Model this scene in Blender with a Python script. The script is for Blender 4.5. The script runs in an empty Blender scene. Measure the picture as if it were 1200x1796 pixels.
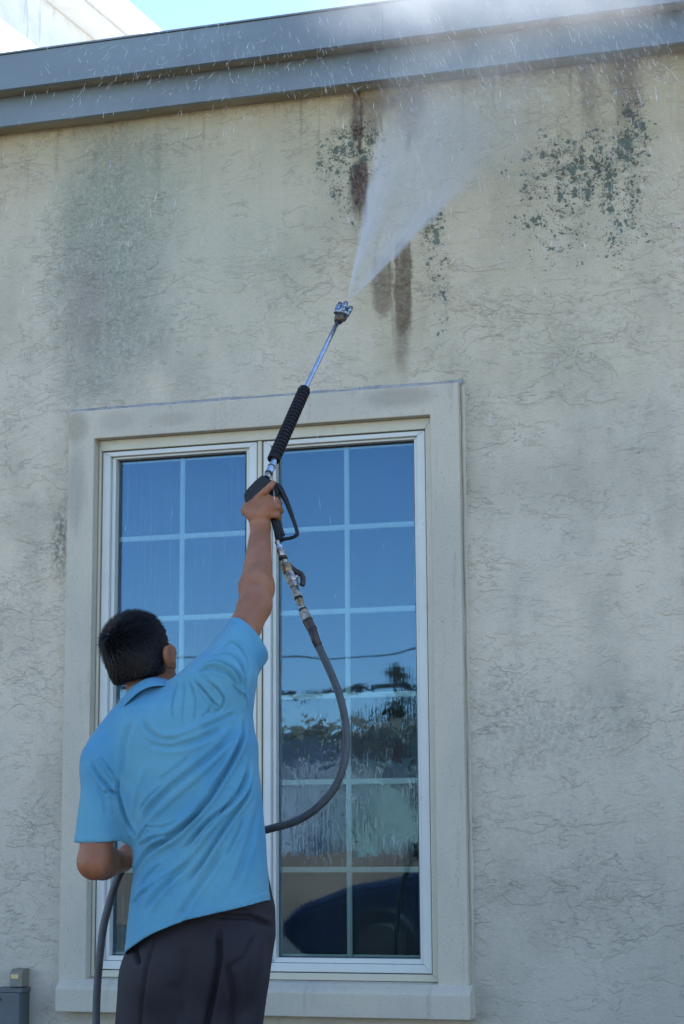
import bpy, bmesh, math, random
import numpy as np
from mathutils import Vector, Matrix, noise as mnoise

random.seed(7)
RNG = np.random.default_rng(11)
SC = bpy.context.scene
COL = SC.collection
PI = math.pi

# ------------------------------------------------------------------ camera
F_PX = 3332.0
CAM = Vector((1.62, -6.4, 1.08))
AX = Vector((0.9575404, 0.05514976, 0.28297506))
AY = Vector((0.28823257, -0.16204108, -0.94375032))
AZ = Vector((-0.00619402, 0.98524169, -0.17105683))
cd = bpy.data.cameras.new('camera')
cam = bpy.data.objects.new('camera', cd)
COL.objects.link(cam)
cam.matrix_world = Matrix(((AX.x, AX.y, AX.z, CAM.x), (AY.x, AY.y, AY.z, CAM.y), (AZ.x, AZ.y, AZ.z, CAM.z), (0, 0, 0, 1)))
cd.sensor_fit = 'VERTICAL'
cd.sensor_height = 36
cd.lens = 36 * F_PX / 1796
cd.clip_start = 0.1
cd.clip_end = 1000
SC.camera = cam

# ------------------------------------------------------------------ light
SUN_AZ, SUN_EL = math.radians(40), math.radians(48)
world = bpy.data.worlds.new('World')
SC.world = world
world.use_nodes = True
wn = world.node_tree
sky = wn.nodes.new('ShaderNodeTexSky')
sky.sky_type = 'NISHITA'
sky.sun_disc = False
sky.sun_elevation = SUN_EL
sky.sun_rotation = SUN_AZ
sky.air_density = 0.85
sky.dust_density = 0.1
sky.ozone_density = 2.2
wn.links.new(sky.outputs[0], wn.nodes['Background'].inputs[0])
wn.nodes['Background'].inputs[1].default_value = 0.15
sd = bpy.data.lights.new('sun', 'SUN')
sd.energy = 4.5
sd.angle = math.radians(0.5)
sd.color = (1.0, 0.95, 0.88)
sun = bpy.data.objects.new('sun', sd)
COL.objects.link(sun)
SUN_DIR = Vector((math.sin(SUN_AZ) * math.cos(SUN_EL), math.cos(SUN_AZ) * math.cos(SUN_EL), math.sin(SUN_EL)))
sun.rotation_euler = SUN_DIR.to_track_quat('Z', 'Y').to_euler()
sun.location = (0, 0, 12)
SC.view_settings.view_transform = 'Standard'
SC.view_settings.look = 'None'
SC.view_settings.exposure = 1.55
SC.view_settings.gamma = 1
SC.view_settings.use_curve_mapping = False
SC.cycles.max_bounces = 8
SC.cycles.volume_bounces = 2
SC.cycles.transparent_max_bounces = 24
SC.cycles.caustics_reflective = False
SC.cycles.caustics_refractive = False

# ------------------------------------------------------------------ geometry reference (survey of the photo)
def ray(px, py):
    c = Vector(((px - 600) / F_PX, -(py - 898) / F_PX, -1))
    return Vector((AX.dot(c), AY.dot(c), AZ.dot(c)))

def at(px, py, Y=0.0):
    d = ray(px, py)
    return CAM + d * ((Y - CAM.y) / d.y)

def at_plane(px, py, p0, n):
    d = ray(px, py)
    return CAM + d * ((p0 - CAM).dot(n) / d.dot(n))

def project_np(P):
    q = P - np.array(CAM)
    A = np.array([AX[:], AY[:], AZ[:]])
    c = q @ A
    return 600 + F_PX * c[:, 0] / -c[:, 2], 898 - F_PX * c[:, 1] / -c[:, 2]

# ------------------------------------------------------------------ object helpers
def tag(o, label=None, cat=None, group=None, kind=None):
    if label: o['label'] = label
    if cat: o['category'] = cat
    if group: o['group'] = group
    if kind: o['kind'] = kind
    return o

def empty(name, loc=(0, 0, 0), label=None, cat=None, group=None, kind=None):
    o = bpy.data.objects.new(name, None)
    COL.objects.link(o)
    o.location = loc
    o.empty_display_size = 0.1
    return tag(o, label, cat, group, kind)

def link_mesh(name, me, mat=None, parent=None):
    o = bpy.data.objects.new(name, me)
    COL.objects.link(o)
    if mat: me.materials.append(mat)
    if parent:
        o.parent = parent
        base = parent
        loc = Vector((0, 0, 0))
        while base:
            loc += base.location
            base = base.parent
        o.location = -loc
    return o

def from_bm(name, bm, mat=None, parent=None, smooth=False):
    me = bpy.data.meshes.new(name)
    bmesh.ops.recalc_face_normals(bm, faces=bm.faces)
    bm.to_mesh(me)
    bm.free()
    if smooth:
        for p in me.polygons: p.use_smooth = True
    return link_mesh(name, me, mat, parent)

def from_np(name, V, Fq, mat=None, parent=None, smooth=True):
    me = bpy.data.meshes.new(name)
    V = np.asarray(V, dtype=np.float32)
    Fq = np.asarray(Fq, dtype=np.int32)
    k = Fq.shape[1]
    me.vertices.add(len(V)); me.vertices.foreach_set('co', V.ravel())
    me.loops.add(Fq.size); me.loops.foreach_set('vertex_index', Fq.ravel())
    me.polygons.add(len(Fq))
    me.polygons.foreach_set('loop_start', np.arange(0, Fq.size, k, dtype=np.int32))
    me.polygons.foreach_set('loop_total', np.full(len(Fq), k, dtype=np.int32))
    me.update(calc_edges=True)
    me.polygons.foreach_set('use_smooth', np.full(len(Fq), smooth))
    return link_mesh(name, me, mat, parent)

def box(bm, x0, x1, y0, y1, z0, z1):
    vs = [bm.verts.new(p) for p in ((x0, y0, z0), (x1, y0, z0), (x1, y1, z0), (x0, y1, z0), (x0, y0, z1), (x1, y0, z1), (x1, y1, z1), (x0, y1, z1))]
    for f in ((0, 1, 2, 3), (4, 7, 6, 5), (0, 4, 5, 1), (1, 5, 6, 2), (2, 6, 7, 3), (3, 7, 4, 0)):
        bm.faces.new([vs[i] for i in f])
    return vs

def bevel_all(bm, w, seg=1):
    bmesh.ops.bevel(bm, geom=list(bm.edges), offset=w, segments=seg, affect='EDGES', profile=0.5)

def frame_basis(d):
    d = d.normalized()
    up = Vector((0, 0, 1)) if abs(d.z) < 0.95 else Vector((0, 1, 0))
    a = d.cross(up).normalized()
    return a, d.cross(a).normalized()

def tube(bm, pts, rad, n=12, caps=True):
    """tube through points; rad is a number or a list"""
    pts = [Vector(p) for p in pts]
    rings = []
    a = None
    for i, p in enumerate(pts):
        d = (pts[min(i + 1, len(pts) - 1)] - pts[max(i - 1, 0)])
        if d.length < 1e-9: d = Vector((0, 0, 1))
        d.normalize()
        if a is None:
            a, b = frame_basis(d)
        else:
            a = (a - d * a.dot(d))
            if a.length < 1e-6: a, b = frame_basis(d)
            a.normalize()
            b = d.cross(a)
        r = rad[i] if isinstance(rad, (list, tuple)) else rad
        rings.append([bm.verts.new(p + (a * math.cos(2 * PI * k / n) + b * math.sin(2 * PI * k / n)) * r) for k in range(n)])
    for i in range(len(rings) - 1):
        for k in range(n):
            bm.faces.new((rings[i][k], rings[i][(k + 1) % n], rings[i + 1][(k + 1) % n], rings[i + 1][k]))
    if caps:
        bm.faces.new(rings[0][::-1]); bm.faces.new(rings[-1])

def spline(pts, n=8):
    pts = [Vector(p) for p in pts]
    out = []
    for i in range(len(pts) - 1):
        p0, p1, p2, p3 = pts[max(i - 1, 0)], pts[i], pts[i + 1], pts[min(i + 2, len(pts) - 1)]
        for k in range(n):
            t = k / n
            out.append(0.5 * ((2 * p1) + (p2 - p0) * t + (2 * p0 - 5 * p1 + 4 * p2 - p3) * t * t + (3 * p1 - p0 - 3 * p2 + p3) * t ** 3))
    out.append(pts[-1])
    return out

# ------------------------------------------------------------------ node helpers
class V:
    def __init__(s, nt, k): s.nt, s.k = nt, k
    def _m(s, op, o=None, rev=False, c=None):
        n = s.nt.nodes.new('ShaderNodeMath'); n.operation = op
        a, b = (o, s) if rev else (s, o)
        for i, q in enumerate((a, b, c)):
            if q is None: continue
            if isinstance(q, V): s.nt.links.new(q.k, n.inputs[i])
            else: n.inputs[i].default_value = q
        return V(s.nt, n.outputs[0])
    def __add__(s, o): return s._m('ADD', o)
    __radd__ = __add__
    def __mul__(s, o): return s._m('MULTIPLY', o)
    __rmul__ = __mul__
    def __sub__(s, o): return s._m('SUBTRACT', o)
    def __rsub__(s, o): return s._m('SUBTRACT', o, True)
    def __truediv__(s, o): return s._m('DIVIDE', o)
    def __pow__(s, o): return s._m('POWER', o)
    def abs(s): return s._m('ABSOLUTE')
    def max(s, o): return s._m('MAXIMUM', o)
    def min(s, o): return s._m('MINIMUM', o)
    def sqrt(s): return s._m('SQRT')
    def sin(s): return s._m('SINE')
    def ss(s, lo, hi, a=0.0, b=1.0):
        n = s.nt.nodes.new('ShaderNodeMapRange'); n.interpolation_type = 'SMOOTHSTEP'
        s.nt.links.new(s.k, n.inputs['Value'])
        if lo > hi: lo, hi, a, b = hi, lo, b, a
        n.inputs['From Min'].default_value = lo; n.inputs['From Max'].default_value = hi
        n.inputs['To Min'].default_value = a; n.inputs['To Max'].default_value = b
        return V(s.nt, n.outputs['Result'])

class M:
    """material builder"""
    def __init__(s, name, rough=0.6, base=(0.5, 0.5, 0.5), metallic=0.0, spec=0.5):
        s.m = bpy.data.materials.new(name)
        s.m.use_nodes = True
        s.nt = s.m.node_tree
        s.p = s.nt.nodes['Principled BSDF']
        s.out = s.nt.nodes['Material Output']
        s.p.inputs['Base Color'].default_value = (*base, 1)
        s.p.inputs['Roughness'].default_value = rough
        s.p.inputs['Metallic'].default_value = metallic
        s.p.inputs['Specular IOR Level'].default_value = spec
        tc = s.nt.nodes.new('ShaderNodeTexCoord')
        s.obj = tc.outputs['Object']
        # world-like position, so that copies and children agree
        g = s.nt.nodes.new('ShaderNodeNewGeometry')
        s.pos = g.outputs['Position']
        sp = s.nt.nodes.new('ShaderNodeSeparateXYZ'); s.nt.links.new(s.pos, sp.inputs[0])
        s.x, s.y, s.z = (V(s.nt, sp.outputs[i]) for i in range(3))
    def vec(s, x, y=0.0, z=0.0):
        n = s.nt.nodes.new('ShaderNodeCombineXYZ')
        for i, q in enumerate((x, y, z)):
            if isinstance(q, V): s.nt.links.new(q.k, n.inputs[i])
            else: n.inputs[i].default_value = q
        return n.outputs[0]
    def noise(s, vec=None, scale=5.0, detail=3.0, rough=0.55, dist=0.0, out='Fac', off=None):
        n = s.nt.nodes.new('ShaderNodeTexNoise')
        v = vec if vec is not None else s.pos
        if off is not None:
            a = s.nt.nodes.new('ShaderNodeVectorMath'); a.operation = 'ADD'
            s.nt.links.new(v, a.inputs[0]); a.inputs[1].default_value = (off, off * 1.7, off * 0.6)
            v = a.outputs[0]
        s.nt.links.new(v, n.inputs['Vector'])
        n.inputs['Scale'].default_value = scale; n.inputs['Detail'].default_value = detail
        n.inputs['Roughness'].default_value = rough; n.inputs['Distortion'].default_value = dist
        if out == 'Color':
            sp = s.nt.nodes.new('ShaderNodeSeparateXYZ'); s.nt.links.new(n.outputs['Color'], sp.inputs[0])
            return [V(s.nt, sp.outputs[i]) for i in range(3)]
        return V(s.nt, n.outputs['Fac'])
    def voro(s, vec, scale=10.0, feature='F1', rnd=1.0):
        n = s.nt.nodes.new('ShaderNodeTexVoronoi'); n.feature = feature
        s.nt.links.new(vec, n.inputs['Vector']); n.inputs['Scale'].default_value = scale
        n.inputs['Randomness'].default_value = rnd
        if feature == 'DISTANCE_TO_EDGE': return V(s.nt, n.outputs['Distance']), None
        sp = s.nt.nodes.new('ShaderNodeSeparateXYZ'); s.nt.links.new(n.outputs['Color'], sp.inputs[0])
        return V(s.nt, n.outputs['Distance']), V(s.nt, sp.outputs[0])
    def rgb(s, c):
        n = s.nt.nodes.new('ShaderNodeRGB'); n.outputs[0].default_value = (*c, 1)
        return n.outputs[0]
    def mix(s, fac, a, b, mode='MIX'):
        n = s.nt.nodes.new('ShaderNodeMix'); n.data_type = 'RGBA'; n.blend_type = mode
        if isinstance(fac, V): s.nt.links.new(fac.k, n.inputs[0])
        else: n.inputs[0].default_value = fac
        for i, q in ((6, a), (7, b)):
            if isinstance(q, tuple): n.inputs[i].default_value = (*q, 1)
            else: s.nt.links.new(q, n.inputs[i])
        return n.outputs[2]
    def color(s, c): s.nt.links.new(c, s.p.inputs['Base Color'])
    def rough(s, v): s.nt.links.new(v.k, s.p.inputs['Roughness'])
    def bump(s, h, dist=0.002, strength=1.0, target=None):
        n = s.nt.nodes.new('ShaderNodeBump')
        n.inputs['Strength'].default_value = strength; n.inputs['Distance'].default_value = dist
        s.nt.links.new(h.k, n.inputs['Height'])
        s.nt.links.new(n.outputs[0], target or s.p.inputs['Normal'])
        return n.outputs[0]

def simple(name, base, rough=0.6, metallic=0.0, var=0.12, scale=12.0, grain=0.0, gscale=300.0, spec=0.5):
    """a colour with soft variation and a little relief"""
    m = M(name, rough, base, metallic, spec)
    n = m.noise(scale=scale, detail=4)
    dark = tuple(c * (1 - var) for c in base); light = tuple(min(1, c * (1 + var)) for c in base)
    m.color(m.mix(n.ss(0.3, 0.7), dark, light))
    m.rough(n.ss(0.2, 0.8, max(0.02, rough - 0.08), min(1, rough + 0.08)))
    if grain: m.bump(m.noise(scale=gscale, detail=2), grain)
    return m.m

# ================================================================== MATERIALS
# ---- stucco wall -------------------------------------------------
def stucco():
    m = M('stucco_material', 0.85, spec=0.25)
    wx, wz = m.x, m.z
    w = m.noise(scale=3.0, detail=4, out='Color')
    w2 = m.noise(scale=16.0, detail=3, out='Color', off=3.1)
    dx = wx + (w[0] - 0.5) * 0.10 + (w2[0] - 0.5) * 0.03
    dz = wz + (w[2] - 0.5) * 0.10 + (w2[2] - 0.5) * 0.03
    patch = m.noise(scale=2.6, detail=3, off=9.0)
    patch2 = m.noise(scale=4.4, detail=3, off=21.0)
    # knock-down ledges: edges of trowelled plateaus
    n1 = m.noise(m.vec(wx * 5.0, 0.0, wz * 9.0), scale=1.0, detail=7, rough=0.6, dist=0.5)
    n2 = m.noise(m.vec(wx * 11.0, 3.0, wz * 24.0), scale=1.0, detail=5, rough=0.62, dist=0.7, off=5.0)
    n3 = m.noise(m.vec(wx * 30.0, 7.0, wz * 44.0), scale=1.0, detail=4, rough=0.6, dist=1.0, off=15.0)
    l1 = (n1 - 0.5).abs().ss(0.0, 0.0065, 1.0, 0.0) * patch.ss(0.40, 0.56)
    l1b = (n1 - 0.61).abs().ss(0.0, 0.005, 1.0, 0.0) * patch2.ss(0.42, 0.56)
    l2 = (n2 - 0.53).abs().ss(0.0, 0.012, 1.0, 0.0) * patch2.ss(0.50, 0.40) 
    l3 = (n3 - 0.54).abs().ss(0.0, 0.024, 1.0, 0.0) * patch.ss(0.48, 0.64)
    grain = m.noise(scale=140.0, detail=4, rough=0.65)
    # colour
    big = m.noise(scale=1.1, detail=3, off=2.0)
    blot = m.noise(m.vec(wx * 5.0, 0.0, wz * 3.0), scale=1.0, detail=5, off=31.0)
    c = m.mix(big.ss(0.35, 0.68), (0.625, 0.54, 0.415), (0.56, 0.505, 0.40))
    c = m.mix(blot.ss(0.42, 0.72) * 0.55, c, (0.38, 0.345, 0.27))
    g9 = m.noise(m.vec(wx * 70.0, 0.0, wz * 110.0), scale=1.0, detail=4, rough=0.7, off=77.0)
    c = m.mix(g9.ss(0.50, 0.70) * 0.30, c, (0.33, 0.32, 0.26))
    c = m.mix(g9.ss(0.48, 0.30) * 0.25, c, (0.62, 0.58, 0.48))
    lower_shade = (wz + (blot - 0.5) * 1.4 + (big - 0.5) * 1.0).ss(1.75, 0.45)  # light falling off towards the ground, painted into the wall colour
    c = m.mix(lower_shade * 0.35, c, (0.40, 0.385, 0.33))
    # helpers in wall metres, from surveyed positions
    def ell(px, py, rx, ry, soft=0.5, n=None, na=0.6):
        q = at(px, py)
        k = 0.0020
        e = (((dx - q.x) / (rx * k)) ** 2.0 + ((dz - q.z) / (ry * k)) ** 2.0).sqrt()
        if n is not None: e = e + (n - 0.5) * na
        return e.ss(1.0 + soft, 1.0 - soft)
    fine = m.noise(scale=60.0, detail=6, rough=0.7, off=4.0)
    med = m.noise(m.vec(wx * 14.0, 0.0, wz * 7.0), scale=1.0, detail=6, rough=0.65, off=12.0)
    streak = m.noise(m.vec(wx * 26.0, 0.0, wz * 1.6), scale=1.0, detail=4, rough=0.6, off=40.0)
    # yellow-ochre band under the parapet, drips
    top = at(600, 165).z
    band = (wz + (med - 0.5) * 0.25 + (streak - 0.5) * 0.35).ss(top - 0.62, top + 0.02)
    c = m.mix(band * 0.55, c, (0.45, 0.37, 0.20))
    c = m.mix(ell(900, 360, 420, 300, 0.6, med, 1.2) * 0.35, c, (0.46, 0.40, 0.24))
    drip = streak.ss(0.54, 0.68) * (wz + (med - 0.5) * 0.3).ss(top - 0.38, top - 0.02)
    c = m.mix(drip * 0.55, c, (0.20, 0.18, 0.12))
    # grey-green algae film on the left
    a = ell(195, 440, 88, 270, 0.75, med, 1.0).max(ell(255, 330, 70, 130, 0.8, med, 1.0) * 0.6).max(ell(215, 560, 80, 110, 0.7, med, 1.1) * 0.8)
    vf = m.noise(scale=190.0, detail=4, rough=0.75, off=14.0)
    c = m.mix(a * (fine * 0.45 + vf * 0.55).ss(0.36, 0.60) * 0.80, c, (0.13, 0.16, 0.135))
    c = m.mix(a * 0.22, c, (0.2, 0.23, 0.19))
    c = m.mix(ell(330, 420, 260, 230, 0.8, med, 1.2) * 0.32, c, (0.31, 0.36, 0.28))
    c = m.mix(ell(150, 540, 40, 90, 0.7, med, 1.2) * 0.35, c, (0.33, 0.24, 0.22))
    # mould speckles: round colonies
    hf = m.noise(scale=75.0, detail=3, rough=0.6, out='Color', off=33.0)
    ex = dx + (hf[0] - 0.5) * 0.020; ez = dz + (hf[2] - 0.5) * 0.020
    dist1, rnd1 = m.voro(m.vec(ex, 0.0, ez), 40.0)
    dist2, rnd2 = m.voro(m.vec(ex, 1.0, ez), 85.0)
    mould = ell(620, 275, 66, 66, 0.7, med, 1.1).max(ell(610, 320, 48, 80, 0.8, med, 1.5) * 0.75)
    mould = mould.max(ell(1110, 235, 42, 70, 0.6, med, 1.3)).max(ell(1030, 300, 92, 85, 0.7, med, 1.4)).max(ell(1090, 340, 50, 120, 0.8, med, 1.8) * 0.8)
    mould = mould.max(ell(970, 340, 75, 130, 0.8, med, 1.8) * 0.80).max(ell(1060, 400, 110, 60, 0.8, med, 2.0) * 0.55).max(ell(765, 400, 28, 45, 0.7, med, 1.2) * 0.9)
    mould = mould.max(ell(765, 500, 36, 120, 0.7, med, 1.6) * 0.55).max(ell(900, 300, 60, 100, 0.8, med, 1.8) * 0.4)
    clu = m.noise(scale=22.0, detail=3, off=71.0).ss(0.36, 0.62)
    s1 = (dist1 - mould * (rnd1 * 0.80 + 0.06) * (clu * 0.62 + 0.38) + 0.035).ss(0.06, -0.05)
    s2 = (dist2 - mould * (rnd2 * 0.85) * (clu * 0.5 + 0.5) + 0.03).ss(0.07, -0.06)
    dist3, rnd3 = m.voro(m.vec(ex, 2.0, ez), 170.0)
    s3 = (dist3 - mould * (rnd3 * 0.9) * (clu * 0.5 + 0.5) + 0.02).ss(0.10, -0.06)
    spots = s1.max(s2 * 0.95).max(s3 * 0.85)
    tone = m.mix(rnd1, (0.045, 0.070, 0.055), (0.095, 0.145, 0.120))
    tone = m.mix(rnd2.ss(0.6, 0.9) * 0.7, tone, (0.06, 0.05, 0.03))
    c = m.mix(mould * clu * med.ss(0.35, 0.6) * 0.45, c, (0.16, 0.17, 0.12))
    c = m.mix(spots * 0.86, c, tone)
    # dark maroon streaks where the render is soaked and mouldy
    speck = fine.ss(0.36, 0.60)
    mar = ell(707, 512, 17, 90, 0.25, fine, 1.1).max(ell(670, 510, 20, 50, 0.35, fine, 1.3) * 0.8).max(ell(708, 470, 12, 50, 0.4, fine, 0.8))
    mar = mar.max(ell(632, 335, 16, 48, 0.5, med, 0.9) * 0.95).max(ell(627, 225, 12, 28, 0.5, med, 0.5) * 0.8).max(ell(628, 185, 8, 42, 0.5, med, 0.5) * 0.75)
    mar = mar.max(ell(655, 200, 18, 40, 0.7, med, 1.0) * 0.5).max(ell(720, 185, 28, 55, 0.7, med, 0.9) * 0.6).max(ell(710, 585, 12, 60, 0.7, med, 0.8) * 0.6)
    mar = mar.max(ell(1100, 140, 28, 75, 0.8, med, 1.2) * 0.6).max(ell(670, 182, 70, 22, 0.7, streak, 2.2) * 0.6).max(ell(1035, 150, 14, 70, 0.7, med, 1.2) * 0.4).max(ell(1030, 110, 10, 50, 0.7, med, 0.9) * 0.45)
    def bar(px, w, py0, py1, lw=0.5, k=1.0):
        c0 = at(px, (py0 + py1) / 2); z1_, z0_ = at(px, py0).z, at(px, py1).z
        side = ((wx + (med - 0.5) * 0.020 + (fine - 0.5) * 0.018 + (vf - 0.5) * 0.008 - c0.x) / (w * 0.0020)).abs().ss(1.12, 0.82)
        drip_ = m.noise(m.vec(wx * 75.0, 0.0, wz * 1.2), scale=1.0, detail=3, rough=0.6, off=px * 0.01)
        side = side * (drip_.ss(0.34, 0.56) * 0.55 + 0.45)
        zz = wz + (streak - 0.5) * lw + (drip_ - 0.5) * 0.22 + (fine - 0.5) * 0.07
        return side * zz.ss(z0_ - 0.02, z0_ + 0.05) * wz.ss(z1_ + 0.03, z1_ - 0.02) * k
    mar = mar.max(bar(708, 15, 425, 585, 0.22)).max(bar(671, 19, 455, 545, 0.25, 0.85)).max(bar(630, 9, 168, 248, 0.2, 0.85)).max(bar(634, 13, 285, 372, 0.2, 0.9)).max(bar(690, 4, 470, 600, 0.2, 0.35)).max(bar(660, 12, 178, 235, 0.3, 0.5)).max(bar(722, 12, 170, 260, 0.3, 0.55))
    inside = m.mix(vf.ss(0.44, 0.64), (0.030, 0.011, 0.013), (0.125, 0.060, 0.055))
    c = m.mix(mar * (speck * 0.20 + 0.78), c, inside)
    # rusty washed halo beside the streaks
    c = m.mix(ell(690, 500, 70, 150, 0.7, med, 1.2) * 0.30, c, (0.40, 0.34, 0.20))
    # general dirt lower right and far left
    c = m.mix(ell(980, 850, 150, 50, 0.8, med, 1.6) * 0.30, c, (0.30, 0.26, 0.19))
    c = m.mix(ell(960, 1270, 170, 60, 0.8, med, 1.6) * fine.ss(0.35, 0.65) * 0.42, c, (0.21, 0.21, 0.19))
    c = m.mix(ell(1000, 1520, 190, 150, 0.8, med, 1.6) * fine.ss(0.35, 0.65) * 0.22, c, (0.22, 0.22, 0.20))
    c = m.mix(ell(105, 960, 16, 70, 0.6, med, 1.4) * fine.ss(0.4, 0.6) * 0.7, c, (0.12, 0.12, 0.10))
    # dirt caught on the ledges
    brk = m.noise(scale=34.0, detail=3, rough=0.6, off=61.0).ss(0.44, 0.60)
    ln = ((l1 * 0.75).max(l1b * 0.6).max(l2 * 0.55) * (brk * 0.95 + 0.05)).max(l3 * 0.55)
    vary = m.noise(scale=7.0, detail=3, off=50.0).ss(0.35, 0.66)
    c = m.mix(ln * (vary * 0.36 + 0.02), c, (0.21, 0.17, 0.11))
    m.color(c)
    n4 = m.noise(m.vec(wx * 18.0, 11.0, wz * 46.0), scale=1.0, detail=6, rough=0.65, dist=0.6, off=25.0)
    h = n1.ss(0.485, 0.515) * patch.ss(0.42, 0.56) * 0.6 + n1.ss(0.595, 0.62) * 0.35 * patch2.ss(0.40, 0.55) + n2.ss(0.51, 0.55) * 0.45 * patch2.ss(0.52, 0.42) + n3.ss(0.52, 0.60) * 0.35 * patch.ss(0.50, 0.64)
    h = h + n4.ss(0.47, 0.56) * 0.30 * patch2.ss(0.50, 0.64) + g9 * 0.6 + grain * 0.3 + n1 * 1.0
    m.bump(h, 0.0036, 1.0)
    return m.m

def plaster_trim():
    m = M('trim_plaster_material', 0.85, spec=0.2)
    g = m.noise(scale=120.0, detail=4, rough=0.75)
    g2 = m.noise(scale=60.0, detail=4, rough=0.7, off=4.0)
    b = m.noise(m.vec(m.x * 4.0, 0.0, m.z * 3.0), scale=1.0, detail=5, off=8.0)
    streak = m.noise(m.vec(m.x * 30.0, 0.0, m.z * 2.2), scale=1.0, detail=4, off=3.0)
    c = m.mix(b.ss(0.35, 0.7), (0.55, 0.50, 0.395), (0.48, 0.445, 0.36))
    c = m.mix(g.ss(0.45, 0.7) * 0.35, c, (0.50, 0.49, 0.43))
    c = m.mix(g.ss(0.44, 0.30) * 0.6, c, (0.24, 0.24, 0.21))
    c = m.mix(streak.ss(0.56, 0.72) * g2.ss(0.35, 0.6) * 0.40, c, (0.25, 0.22, 0.17))
    for (px, py, rx, ry, k, col) in ((140, 752, .05, .06, .5, (.25, .22, .17)), (215, 742, .08, .04, .3, (.26, .24, .20)), (310, 738, .10, .03, .3, (.25, .22, .17)), (700, 700, .14, .04, .45, (.24, .22, .18)), (140, 860, .04, .16, .4, (.22, .22, .19))):
        q = at(px, py)
        e = (((m.x - q.x) / rx) ** 2.0 + ((m.z - q.z) / ry) ** 2.0).sqrt() + (g2 - 0.5) * 0.6 + (b - 0.5)
        c = m.mix(e.ss(1.3, 0.4) * k, c, col)
    m.color(c)
    m.bump(g * 0.6 + g2 * 0.8, 0.0022, 0.8)
    return m.m

def vinyl(name, base, dirt=0.35):
    m = M(name, 0.38, spec=0.4)
    n = m.noise(scale=7.0, detail=5, rough=0.65)
    st = m.noise(m.vec(m.x * 9.0, 0.0, m.z * 9.0), scale=1.0, detail=6, rough=0.7, off=6.0)
    c = m.mix(n.ss(0.4, 0.7) * 0.3, base, tuple(x * 0.86 for x in base))
    c = m.mix(st.ss(0.58, 0.72) * dirt, c, (0.34, 0.31, 0.22))
    m.color(c)
    m.rough(n.ss(0.3, 0.7, 0.3, 0.5))
    m.bump(m.noise(scale=45.0, detail=2), 0.0004)
    return m.m

def fascia_mat(name, base):
    m = M(name, 0.42, spec=0.5)
    n = m.noise(m.vec(m.x * 1.2, m.y, m.z * 5.0), scale=1.0, detail=5)
    f = m.noise(scale=40.0, detail=4, rough=0.7, off=2.0)
    st = m.noise(m.vec(m.x * 14.0, 0.0, m.z * 1.2), scale=1.0, detail=4, off=12.0)
    c = m.mix(n.ss(0.35, 0.7), base, tuple(x * 1.22 for x in base))
    c = m.mix(st.ss(0.55, 0.75) * 0.3, c, tuple(x * 0.7 for x in base))
    c = m.mix(f.ss(0.6, 0.75) * 0.15, c, (0.4, 0.42, 0.42))
    m.color(c)
    m.rough(f.ss(0.3, 0.7, 0.34, 0.52))
    m.bump(n * 1.0 + f * 0.1, 0.004, 0.5)
    return m.m

def soffit_mat():
    m = M('soffit_material', 0.75, spec=0.3)
    n = m.noise(m.vec(m.x * 6.0, m.y * 14.0, m.z), scale=1.0, detail=5)
    c = m.mix(n.ss(0.35, 0.7), (0.25, 0.225, 0.145), (0.33, 0.30, 0.215))
    m.color(c)
    m.bump(n, 0.002)
    return m.m

def white_render():
    m = M('white_render_material', 0.8, spec=0.3)
    n = m.noise(scale=9.0, detail=6, rough=0.65)
    st = m.noise(m.vec(m.y * 22.0, 0.0, m.z * 3.0), scale=1.0, detail=5, rough=0.65, off=7.0)
    c = m.mix(n.ss(0.35, 0.7), (0.78, 0.77, 0.73), (0.66, 0.66, 0.62))
    c = m.mix(st.ss(0.56, 0.70) * 0.42, c, (0.33, 0.34, 0.31))
    m.color(c)
    m.bump(n * 0.6 + st * 0.5, 0.006, 0.6)
    return m.m

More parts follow.
